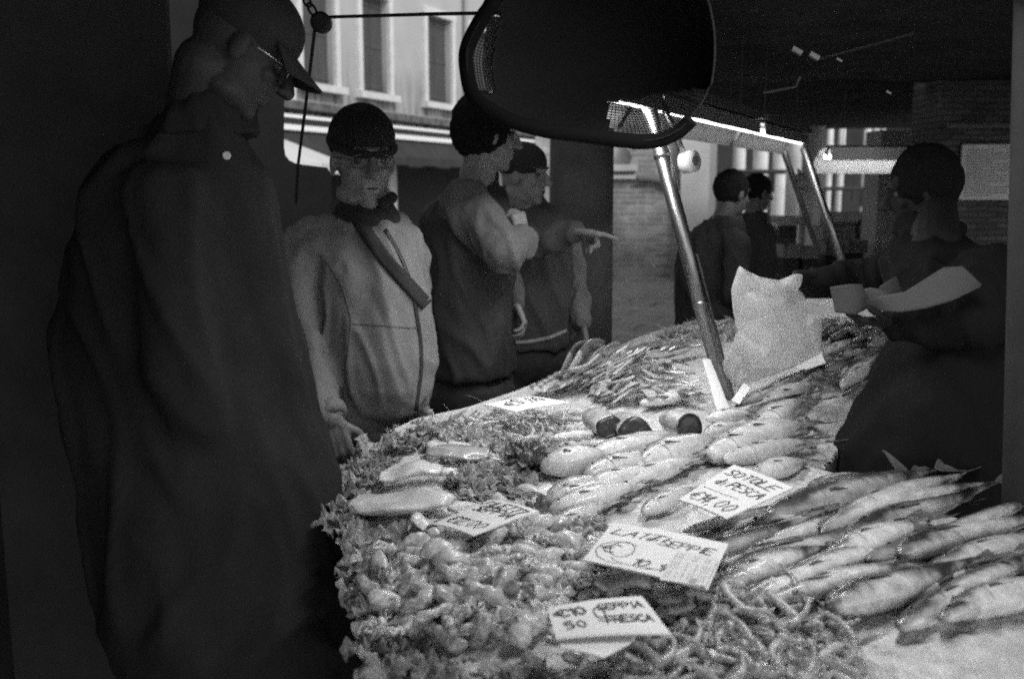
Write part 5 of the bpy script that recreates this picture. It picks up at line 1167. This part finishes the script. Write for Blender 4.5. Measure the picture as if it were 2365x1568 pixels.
def legs(tr, bd, hip, yaw, w_=.085, foot=(0, 1), zt=None, spread=.11, shoe=None, wide=.09):
    M = frame(yaw)
    for s in (-1, 1):
        h = hip + M @ Vector((s * spread * .85, 0, 0)); k = Vector((h.x, h.y, .5)) + M @ Vector((s * .01, .02, 0)); a = Vector((h.x, h.y, .09)) + M @ Vector((s * .02, -.01, 0))
        tr.cap(h, k, wide + .012, w_ * .86, 16); tr.cap(k, a, w_ * .84, w_ * .72, 16)
        bd.cap(h, k, wide * .8, .055, 12); bd.cap(k, a, .05, .038, 12); bd.cap(Vector((a.x, a.y, .045)), Vector((a.x, a.y, .04)) + M @ Vector((0, .13, -.005)), .036, .028, 12)
        shoe.ell(Vector((a.x, a.y, .045)) + M @ Vector((0, .06, 0)), (.05, .145, .045), M)
def eyes_of(body, c, M, s=1.0):
    T = lambda x, y, z: c + M @ (Vector((x, y, z)) * s)
    for sg in (-1, 1): MB().tube([T(sg * .014, .093, .044), T(sg * .03, .088, .049), T(sg * .047, .074, .043)], [.003, .0045, .002], 8).build('eyebrow', mat('eyebrow hair', .04, .9), body, True)
    MB().tube([T(-.024, .082, -.054), T(-.012, .0895, -.0515), T(0, .091, -.0525), T(.012, .0895, -.0515), T(.024, .082, -.054)], [.001, .0022, .0026, .0022, .001], 8).build('mouth', mat('mouth line', .03, .7), body, True)
    for sg in (-1, 1): MB().ell(c + M @ (Vector((sg * .031, .066, .018)) * s), .0125 * s).build('eye', mat('eyeball', .06, .5, .3), body, True)
def hair_cap(body, c, M, s, m, name='hair', hx=(.082, .104, .1), up=.04, back=-.022, vox=.007, cut=-.01, dispf=.004, extra=None):
    mb = MB(); mb.ell(c + M @ (Vector((0, back, up)) * s), tuple(h * s for h in hx), M, 28, 18)
    if extra: extra(mb, c, M, s)
    return mb.remesh(name, m, body, vox * .7, 1, disp=lambda p: dispf * NZ(p.x * 70, p.y * 70, p.z * 30) + dispf * 2.2 * (.4 - abs(NZ(p.x * 26, p.y * 26, p.z * 20))))
trou = mat('dark trousers', .03, .85, bump=.2, bscale=200); shoe_m = mat('dark shoes', .02, .4)
def finish(body, tr, sh):
    tr.remesh('trousers', trou, body, .014, 4, fold=.008, fs=9); sh.remesh('shoes', shoe_m, body, .01, 3)

# --- 1 beanie man with the pale jacket
def man_beanie():
    Y = 2.9; hc = Q(838, 379, Y); M = frame(R(180 + 24), R(8)); bd, jk, tr, sh = MB(), MB(), MB(), MB()
    head_prims(bd, hc, M, 1.12, .022)
    bd.cap(hc + Vector((0, .02, -.07)), Q(840, 520, 2.95), .06, .062, 16)
    bd.loft([(Q(838, 500, 2.95), .07, .06, 0), (Q(830, 560, 2.95), .17, .1, 0), (Q(850, 700, 2.95), .15, .12, 0), (Q(868, 860, 2.95), .14, .14, 0), (Q(870, 1000, 2.95), .13, .12, 0)], 20)
    S1_, E1, W1 = Q(722, 560, 2.9), Q(697, 775, 2.8), Q(762, 965, 2.62)
    S2_, E2, W2 = Q(930, 590, 3.0), Q(945, 760, 3.15), Q(925, 900, 3.18)
    for (a, e, w_) in ((S1_, E1, W1), (S2_, E2, W2)): bd.cap(a, e, .05, .042); bd.cap(e, w_, .04, .032)
    hand_prims(bd, W1, Vector((.07, -.04, -.32)), Vector((-.1, .9, -.1)), 1, .9, 1.15, spread=.02, thumbc=1.2); hand_prims(bd, W2, Vector((-.2, -.05, -.3)), Vector((0, -1, 0)), 1, .6)
    hip = Q(868, 1010, 3.0); bd.ell(hip, (.16, .13, .1)); legs(tr, bd, hip, R(190), shoe=sh); tr.ell(hip, (.185, .165, .12))
    body = bd.remesh('person', skin, None, .0045, 3); tag(body, 'older man in dark knit cap, glasses and pale zipped jacket with a shoulder strap', 'person')
    eyes_of(body, hc, M, 1.1)
    jk.loft(ringpx([(842, 470, 56, 2.92, .062), (840, 488, 66, 2.93, .075), (836, 506, 100, 2.95, .10), (834, 535, 134, 2.95, .13), (846, 585, 138, 2.94, .155), (856, 650, 137, 2.92, .18), (866, 740, 136, 2.90, .205), (876, 820, 133, 2.89, .215), (883, 880, 126, 2.89, .205), (884, 930, 112, 2.91, .185), (875, 962, 90, 2.92, .165), (870, 975, 84, 2.92, .158)], Y, .15), 40, 2.15)
    jk.cap(S1_, E1, .072, .062, 20); jk.cap(E1, W1.lerp(E1, .08), .06, .046, 20); jk.cap(S2_, E2, .07, .06, 20); jk.cap(E2, W2, .058, .045, 20); jk.ell(S1_ + Vector((.03, 0, .0)), (.085, .08, .07))
    jm = mat('pale jacket cloth', .18, .75, .3, bump=.25, bscale=160, var=.08, vscale=12)
    J = jk.remesh('jacket', jm, body, .008, 3, fold=.020, fs=5.5)
    # hem band and collar
    MB().loft(ringpx([(868, 968, 84, 2.92, .158), (868, 978, 88, 2.92, .163), (868, 994, 86, 2.92, .16), (868, 997, 78, 2.92, .15)], Y, .15), 40).remesh('hem_band', jm, body, .006, 2)
    cu = MB(); d = (W1 - E1).normalized(); cu.tube([W1 - d * .04, W1 - d * .03, W1 - d * .005, W1 + d * .002], [.044, .05, .05, .042], 24); cu.remesh('cuff', jm, body, .005, 3, fold=.003, fs=20)
    dk = mat('dark knit', .022, .95, bump=.5, bscale=220)
    sc_ = MB(); sc_.loft(ringpx([(846, 458, 56, 2.93, .066), (844, 474, 62, 2.92, .076), (842, 498, 76, 2.92, .09), (838, 520, 90, 2.93, .10)], 2.9, .07), 32); sc_.cap(Q(885, 470, 2.84), Q(906, 456, 2.86), .016, .012); sc_.remesh('scarf', dk, body, .006, 3, fold=.007, fs=12)
    def brim(mb, c, M, s): mb.tube([c + M @ (Vector((.083 * math.cos(t), -.012 + .103 * math.sin(t), .052 + .018 * -math.sin(t))) * s) for t in [2 * math.pi * j / 28 for j in range(29)]], .013, 10, False)
    hb = MB(); hb.ell(hc + M @ Vector((0, -.018, .07)), (.094, .114, .1), M, 28, 18)
    b2 = hb.remesh('knit_cap', dk, body, .006, 2, disp=lambda p: .0022 * math.sin(math.atan2(p.y - hc.y, p.x - hc.x) * 34))
    for v in b2.data.vertices:
        L = M.inverted() @ (b2.matrix_world @ v.co - hc)
        if L.z < .05 and L.y > -.02: v.co = v.co + (M @ Vector((0, -.0, .05 - L.z)))
    rb = MB(); brim(rb, hc, M, 1.08); rb.remesh('cap_brim', dk, body, .006, 2)
    # ribbed strap and zip
    ribbon_on(J, [(818, 492), (850, 545), (890, 600), (935, 650), (985, 705)], 30, .008, 'shoulder_strap', mat('strap webbing', .02, .8, bump=.3, bscale=300), body)
    ribbon_on(J, [(890, 530), (925, 590), (948, 650), (962, 720), (972, 790), (974, 850), (966, 910), (957, 972)], 7, .004, 'zip', mat('zip', .03, .5), body)
    ribbon_on(J, [(815, 748), (880, 752), (945, 757), (966, 757)], 2.2, .002, 'seam', mat('seam', .12, .8), body)
    ribbon_on(J, [(752, 600), (790, 660), (812, 740), (800, 840), (792, 930)], 2.5, .002, 'seam', mat('seam', .12, .8), body)
    gl = MB(); Mg = M
    for sg in (-1, 1):
        gl.tube([hc + Mg @ (Vector((sg * .036 + .025 * math.cos(t), .101, .018 + .019 * math.sin(t)))) for t in [2 * math.pi * j / 20 for j in range(21)]], .0016, 6, False)
        gl.tube([hc + Mg @ Vector((sg * .061, .098, .022)), hc + Mg @ Vector((sg * .087, .0, .02))], .0016, 6)
    gl.tube([hc + Mg @ Vector((-.011, .106, .02)), hc + Mg @ Vector((.011, .106, .02))], .0016, 6); gl.build('glasses', mat('glasses frame', .08, .25), body, True)
    finish(body, tr, sh)
man_beanie()

# --- 2 foreground man in the cap
def man_cap():
    Y = 2.0; hc = Q(556, 122, Y); M = frame(R(-72), R(34)); bd, jk, tr, sh = MB(), MB(), MB(), MB()
    head_prims(bd, hc, M, 1.02, .01); bd.cap(hc + M @ Vector((0, -.04, -.06)), Q(450, 330, 2.05), .06, .07, 16)
    bd.loft([(Q(430, 330, 2.05), .08, .07, 0), (Q(400, 450, 2.1), .13, .18, 0), (Q(410, 800, 2.1), .13, .16, 0), (Q(440, 1150, 2.1), .14, .15, 0)], 20)
    S1_, E1, W1 = Q(390, 470, 1.9), Q(410, 850, 1.85), Q(520, 1090, 1.9); S2_, E2, W2 = Q(460, 470, 2.3), Q(520, 800, 2.35), Q(560, 1000, 2.25)
    for (a, e, w_) in ((S1_, E1, W1), (S2_, E2, W2)): bd.cap(a, e, .05, .042); bd.cap(e, w_, .04, .028)
    hand_prims(bd, W1, Vector((.5, .1, -.25)), Vector((.2, 1, 0)), 1, .7); hand_prims(bd, W2, Vector((.4, .0, -.3)), Vector((0, -1, 0)), 1, .8)
    hip = Q(480, 1240, 2.1); bd.ell(hip, (.13, .16, .12)); legs(tr, bd, Vector((hip.x, hip.y, .9)), R(-80), shoe=sh)
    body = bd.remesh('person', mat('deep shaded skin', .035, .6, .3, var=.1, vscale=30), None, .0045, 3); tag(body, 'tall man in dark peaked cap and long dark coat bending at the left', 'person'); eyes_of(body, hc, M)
    jk.loft(ringpx([(485, 265, 70, 2.03, .085), (455, 330, 130, 2.05, .13), (430, 420, 205, 2.08, .2), (415, 560, 240, 2.1, .24), (425, 720, 262, 2.1, .25), (440, 840, 280, 2.1, .26), (460, 960, 280, 2.08, .26), (500, 1080, 288, 2.05, .27), (515, 1240, 288, 2.0, .27), (560, 1380, 296, 1.95, .28), (620, 1540, 300, 1.92, .29), (650, 1900, 300, 1.9, .28)], Y, .2), 44, 2.2)
    jk.cap(S1_, E1, .085, .078, 20); jk.cap(E1, W1, .075, .06, 20); jk.cap(S2_, E2, .08, .07, 20); jk.cap(E2, W2, .07, .055, 20)
    jk.remesh('coat', mat('dark wool coat', .024, .95, .1, bump=.3, bscale=180, var=.2, vscale=6), body, .012, 3, fold=.022, fs=4)
    cl = MB(); cl.loft(ringpx([(500, 205, 72, 2.03, .09), (495, 230, 84, 2.03, .098), (480, 275, 104, 2.04, .112), (468, 315, 128, 2.05, .13)], 2, .1), 36, 2.1); cl.remesh('collar', mat('dark wool collar', .022, .95, .1), body, .008, 3, fold=.008, fs=12)
    cm2_ = mat('cap cloth', .02, .85)
    cp_ = MB(); cp_.ell(hc + M @ Vector((0, -.012, .062)), (.086, .108, .082), M, 28, 18); cp_.remesh('cap', cm2_, body, .006, 3)
    bl = MB(); rows = []
    for i in range(9):
        for k in range(15):
            a = R(28 + 124 * k / 14); r = i / 8; rows.append(hc + M @ Vector(((.085 + .0 * r) * math.cos(a), .095 * math.sin(a) + .072 * r * math.sin(a) ** .7, .045 - .022 * r - .02 * math.cos(a) ** 2 * r)))
    bl.add(rows, [(i * 15 + k, i * 15 + k + 1, (i + 1) * 15 + k + 1, (i + 1) * 15 + k) for i in range(8) for k in range(14)]); b_ = bl.build('cap_bill', cm2_, body, True); b_.modifiers.new('t', 'SOLIDIFY').thickness = .005
    gl = MB(); gl.tube([hc + M @ (Vector((.036 + .024 * math.cos(t), .094, .014 + .017 * math.sin(t)))) for t in [2 * math.pi * j / 20 for j in range(21)]], .0014, 6, False); gl.tube([hc + M @ Vector((.058, .09, .02)), hc + M @ Vector((.08, 0, .015))], .0014, 6); gl.build('glasses', mat('thin glasses metal', .6, .2, metal=1), body, True)
    J = [c for c in body.children if c.name.startswith('coat')][0]
    h, n = surf(J, 523, 360)
    if h is not None: MB().tube([h - n * .001, h + n * .003, h + n * .004], [.008, .008, .006], 20).build('snap_button', mat('snap metal', .42, .4, .5), body)
    finish(body, tr, sh)
man_cap()

# --- 3 man with crossed arms
def man_arms():
    Y = 3.4; hc = Q(1128, 318, Y); M = frame(R(-70), R(6)); bd, jk, tr, sh, sl2 = MB(), MB(), MB(), MB(), MB()
    head_prims(bd, hc, M, 1.0); bd.cap(hc + M @ Vector((0, -.02, -.06)), Q(1095, 450, 3.45), .058, .065, 16)
    bd.loft([(Q(1090, 440, 3.45), .08, .07, 0), (Q(1080, 520, 3.45), .12, .16, 0), (Q(1085, 700, 3.45), .12, .14, 0), (Q(1085, 860, 3.45), .12, .14, 0)], 20)
    S1_, E1, W1 = Q(1072, 470, 3.28), Q(1165, 585, 3.15), Q(1207, 555, 3.3); S2_, E2, W2 = Q(1110, 480, 3.62), Q(1160, 640, 3.6), Q(1192, 700, 3.5)
    for (a, e, w_) in ((S1_, E1, W1), (S2_, E2, W2)): bd.cap(a, e, .048, .04); bd.cap(e, w_, .038, .028)
    hand_prims(bd, W1, Vector((-.06, .0, .3)), Vector((-.8, .5, 0)), -1, 1.2, .95); hand_prims(bd, W2, Vector((.1, -.1, -.25)), Vector((-1, 0, 0)), 1, .7, .95)
    hip = Q(1085, 900, 3.45); bd.ell(hip, (.13, .15, .12)); legs(tr, bd, hip, R(-75), shoe=sh); tr.ell(hip, (.16, .18, .14))
    body = bd.remesh('person', skin, None, .005, 3); tag(body, 'dark haired man in black vest with crossed arms and grey sleeves', 'person', None); eyes_of(body, hc, M)
    jk.loft(ringpx([(1112, 392, 40, 3.44, .066), (1106, 412, 44, 3.45, .072), (1100, 432, 50, 3.45, .078), (1090, 448, 78, 3.45, .13), (1078, 500, 98, 3.45, .19), (1080, 600, 104, 3.45, .2), (1083, 700, 105, 3.45, .2), (1085, 790, 108, 3.45, .2), (1088, 860, 110, 3.45, .2)], Y, .2), 36, 2.2)
    vest = mat('black quilted vest', .022, .7, bump=.4, bscale=30); jk.remesh('vest', vest, body, .010, 3, fold=.018, fs=6)
    sl2.cap(S1_, E1, .08, .07, 20); sl2.cap(E1, W1, .066, .052, 20); sl2.cap(S2_, E2, .07, .062, 20); sl2.cap(E2, W2.lerp(E2, .1), .06, .048, 20)
    sl2.remesh('sleeves', mat('grey fleece', .09, .9, bump=.4, bscale=120), body, .008, 3, fold=.016, fs=8)
    dk = mat('dark hair', .012, .95, .1, bump=.8, bscale=300, stretch=(1, 1, .2)); hair_cap(body, hc, M, 1.0, dk, hx=(.087, .105, .112), up=.034, back=-.03, dispf=.007)
    finish(body, tr, sh)
man_arms()

# --- 4 pointing man
def man_point():
    Y = 4.1; hc = Q(1212, 412, Y); M = frame(R(-115), R(4)); bd, jk, tr, sh = MB(), MB(), MB(), MB()
    head_prims(bd, hc, M, .98); bd.cap(hc + M @ Vector((0, -.02, -.06)), Q(1225, 500, 4.15), .058, .062, 16)
    bd.loft([(Q(1228, 490, 4.15), .08, .07, 0), (Q(1240, 540, 4.15), .16, .1, 0), (Q(1245, 660, 4.15), .13, .12, 0), (Q(1240, 800, 4.15), .13, .12, 0)], 20)
    S1_, E1, W1 = Q(1178, 535, 4.0), Q(1235, 565, 3.78), Q(1318, 540, 3.72); S2_, E2, W2 = Q(1302, 545, 4.2), Q(1328, 640, 4.2), Q(1343, 742, 4.1)
    for (a, e, w_) in ((S1_, E1, W1), (S2_, E2, W2)): bd.cap(a, e, .048, .04); bd.cap(e, w_, .038, .03)
    hand_prims(bd, W1 - Vector((.012, 0, 0)), Vector((1, .05, -.12)), Vector((.05, -.5, -1)), -1, 1.5, 1.15, point=True); hand_prims(bd, W2, Vector((.05, -.05, -.4)), Vector((-.9, -.3, 0)), 1, .35, 1.0)
    hip = Q(1240, 830, 4.15); bd.ell(hip, (.14, .12, .1)); legs(tr, bd, hip, R(180), shoe=sh); tr.ell(hip, (.17, .15, .12))
    body = bd.remesh('person', skin, None, .005, 3); tag(body, 'man in dark cap pointing to the right with outstretched arm', 'person'); eyes_of(body, hc, M, .98)
    jk.loft(ringpx([(1218, 452, 35, 4.13, .064), (1222, 470, 38, 4.15, .07), (1232, 492, 62, 4.15, .1), (1240, 530, 84, 4.15, .13), (1246, 620, 76, 4.15, .15), (1246, 700, 78, 4.15, .16), (1242, 770, 78, 4.15, .16), (1240, 800, 76, 4.15, .16)], Y, .15), 36, 2.2)
    jk.cap(S1_, E1, .07, .06, 18); jk.cap(E1, W1, .06, .048, 18)
    J = jk.remesh('jacket', mat('dark grey jacket', .05, .8, bump=.3, bscale=80), body, .01, 3, fold=.016, fs=7)
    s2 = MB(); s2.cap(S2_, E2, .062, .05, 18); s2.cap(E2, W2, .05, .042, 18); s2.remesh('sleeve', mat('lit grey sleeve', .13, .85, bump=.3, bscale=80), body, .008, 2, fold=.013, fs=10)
    ribbon_on(J, [(1172, 792), (1220, 790), (1270, 780), (1308, 764)], 7, .006, 'hem_stripe', mat('pale stripe', .3, .8), body)
    dk = mat('dark knit', .022, .95); hb = MB(); hb.ell(hc + M @ Vector((0, -.016, .062)), (.086, .106, .086), M, 24, 16); hb.remesh('knit_cap', dk, body, .008, 2)
    finish(body, tr, sh)
man_point()

# --- 5, 6, 7 background people
def bystander(hx, hy, Y, yaw, rings, lab, hairm, coat=.02, s=1.0, dr=.14):
    hc = Q(hx, hy, Y); M = frame(R(yaw), R(10)); bd, jk, tr, sh = MB(), MB(), MB(), MB(); head_prims(bd, hc, M, s)
    c0 = Q(rings[1][0], rings[1][1], Y); bd.cap(hc + M @ Vector((0, -.02, -.06)), c0, .056, .065, 14)
    top = Q(rings[2][0], rings[2][1], Y); bot = Q(rings[-1][0], rings[-1][1], Y); hip = Vector((bot.x, Y, .92)); bd.loft([(top, .14, .1, 0), (hip, .13, .11, 0)], 18)
    legs(tr, bd, hip, R(yaw), shoe=sh); tr.ell(hip, (.17, .15, .12)); R_ = M @ Vector((1, 0, 0)); F_ = M @ Vector((0, 1, 0)); F_.z = 0; Rr = Vector((R_.x, R_.y, 0)).normalized()
    for sg in (-1, 1):
        S_ = top + Rr * sg * .17 + Vector((0, 0, -.02)); E_ = S_ + Rr * sg * .03 + Vector((0, 0, -.27)) - F_ * .03; W_ = E_ + F_ * .2 - Rr * sg * .06 + Vector((0, 0, -.07))
        bd.cap(S_, E_, .045, .038, 12); bd.cap(E_, W_, .036, .028, 12); hand_prims(bd, W_, F_ + Vector((0, 0, -.3)), -Rr * sg, 1, .8, .95); jk.cap(S_, E_, .066, .056, 14); jk.cap(E_, W_, .055, .044, 14)
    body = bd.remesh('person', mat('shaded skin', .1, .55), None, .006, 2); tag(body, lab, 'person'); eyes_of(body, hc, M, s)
    jk.loft(ringpx(rings, Y, dr), 30, 2.2); jk.remesh('coat', mat('coat %.3f' % coat, coat, .85, bump=.3, bscale=60), body, .013, 3, fold=.018, fs=6)
    hair_cap(body, hc, M, s, hairm, vox=.009)
    finish(body, tr, sh)
dh = mat('dark hair', .012, .95, .1)
bystander(1692, 452, 5.4, -60, [(1680, 500, 25), (1668, 518, 45), (1650, 552, 75), (1640, 620, 82), (1632, 700, 76), (1630, 790, 78)], 'person in black coat bending over the far end beside the thick pole', dh, .02, .98)
bystander(1752, 448, 6.6, -70, [(1746, 490, 20), (1742, 506, 32), (1740, 530, 38), (1740, 600, 40), (1740, 700, 40), (1740, 800, 42)], 'person in dark clothes standing behind the one in the black coat', dh, .02, .95, .18)
bystander(2014, 478, 10.3, 100, [(2014, 496, 12), (2014, 504, 20), (2014, 520, 28), (2014, 560, 28), (2014, 620, 28)], 'small distant figure standing before the pale pier', dh, .02, .9)

# --- 8 fish seller
def seller():
    Y = 2.75; hc = Q(2124, 446, 2.95); M = frame(R(78), R(18)); bd, jk, ap_, tr, sh = MB(), MB(), MB(), MB(), MB(); head_prims(bd, hc, M, .94)
    bd.cap(hc + M @ Vector((0, -.03, -.06)), Q(2160, 580, 2.68), .06, .07, 16)
    bd.loft([(Q(2165, 570, 2.65), .08, .08, 0), (Q(2190, 640, 2.58), .13, .15, 0), (Q(2215, 850, 2.5), .13, .15, 0), (Q(2200, 1060, 2.48), .14, .15, 0)], 20)
    S1_, E1, W1 = Q(2080, 620, 2.85), Q(1985, 640, 2.9), Q(1896, 642, 2.86); S2_, E2, W2 = Q(2270, 640, 2.42), Q(2262, 745, 2.3), Q(2070, 748, 2.38)
    for (a, e, w_) in ((S1_, E1, W1), (S2_, E2, W2)): bd.cap(a, e, .05, .042); bd.cap(e, w_, .04, .029)
    hand_prims(bd, W1, Vector((-1, -.1, -.05)), Vector((0, -.6, -.6)), -1, 1.0, .95); hand_prims(bd, W2, Vector((-1, .1, .08)), Vector((.1, .1, 1)), -1, .5, .95)
    hip = Q(2195, 1120, 2.5); hip.z = .9; bd.ell(hip, (.13, .15, .12)); legs(tr, bd, hip, R(80), shoe=sh); tr.ell(hip, (.15, .16, .12))
    body = bd.remesh('person', mat('shaded skin', .1, .55), None, .0048, 3); body.data.materials[0] = mat('seller skin', .022, .7, .2, var=.1, vscale=30); tag(body, 'fish seller in black reaching over the stall with a plastic bag', 'person'); eyes_of(body, hc, M, .94)  # shade is put into this skin colour, darkened to a silhouette
    jk.loft(ringpx([(2134, 498, 58, 2.90, .085), (2142, 518, 64, 2.86, .095), (2152, 545, 70, 2.78, .11), (2172, 568, 100, 2.65, .13), (2190, 610, 138, 2.6, .19), (2205, 700, 132, 2.56, .2), (2218, 800, 122, 2.53, .2), (2215, 900, 125, 2.5, .2), (2205, 1000, 130, 2.5, .2)], Y, .2), 40, 2.2)
    jk.cap(S1_, E1, .068, .056, 18); jk.cap(E1, W1, .054, .04, 18); jk.cap(S2_, E2, .08, .066, 18); jk.cap(E2, W2, .062, .045, 18)
    jk.remesh('sweater', mat('black sweater', .014, .95, .1, bump=.3, bscale=150), body, .010, 3, fold=.018, fs=6)
    ap_.loft(ringpx([(2205, 760, 112, 2.52, .205), (2190, 860, 132, 2.48, .215), (2160, 950, 172, 2.45, .2), (2140, 1020, 195, 2.43, .19), (2136, 1080, 205, 2.42, .19), (2130, 1250, 215, 2.42, .19), (2140, 1500, 210, 2.42, .19)], Y, .2), 44, 2.3)
    ap_.remesh('apron', mat('black rubber apron', .012, .9, .1, bump=.2, bscale=20), body, .011, 3, fold=.022, fs=4.5)
    clo = MB(); A_ = [Q(2035, 1035, 2.16), Q(2060, 1050, 2.15), Q(2100, 1085, 2.14), Q(2102, 1140, 2.13), Q(2075, 1148, 2.12), Q(2072, 1090, 2.13)]
    clo.prism(A_, (0, .01, 0)); clo.remesh('towel', mat('grey towel', .12, .9), body, .004, 2)
    hair_cap(body, hc, M, .94, mat('dark hair', .012, .95, .1), hx=(.089, .106, .115), up=.032, back=-.03)
    finish(body, tr, sh)
seller()

# ------------------------------------------------------------------ small things under the canopy
clip = mat('bright metal', .3, .4, metal=1)
for i, (x, y, Y, l) in enumerate(((1880, 130, 2.9, 'small bright metal clamp under the canopy, largest one'), (1840, 118, 2.9, 'small metal clamp left of the largest clamp under the canopy'), (1938, 139, 3.0, 'tiny metal hook right of the largest clamp under the canopy'), (2052, 214, 3.4, 'tiny metal hook lowest at the right under the canopy'))):
    c = Q(x, y, Y); o = MB().box(c, (.03, .02, .012) if i < 2 else (.018, .01, .005), Matrix.Rotation(.5, 3, 'Y')).build('canopy_clamp', clip); tag(o, l, 'clamp', 'metal clamps under the canopy')
o = MB().tube([Q(1885, 137, 3.1), Q(2110, 76, 2.9)], .005, 8).build('canopy_rod', mat('dull rod', .05, .6)); tag(o, 'thin rod running up to the right under the dark canopy', 'rod')
o = MB().tube([Q(1765, 214, 2.7), Q(1838, 200, 2.7), Q(1848, 178, 2.7)], .004, 8).build('bent_hook', mat('hook metal', .12, .5, metal=1)); tag(o, 'bent metal hook hanging just above the lit strip light', 'hook')
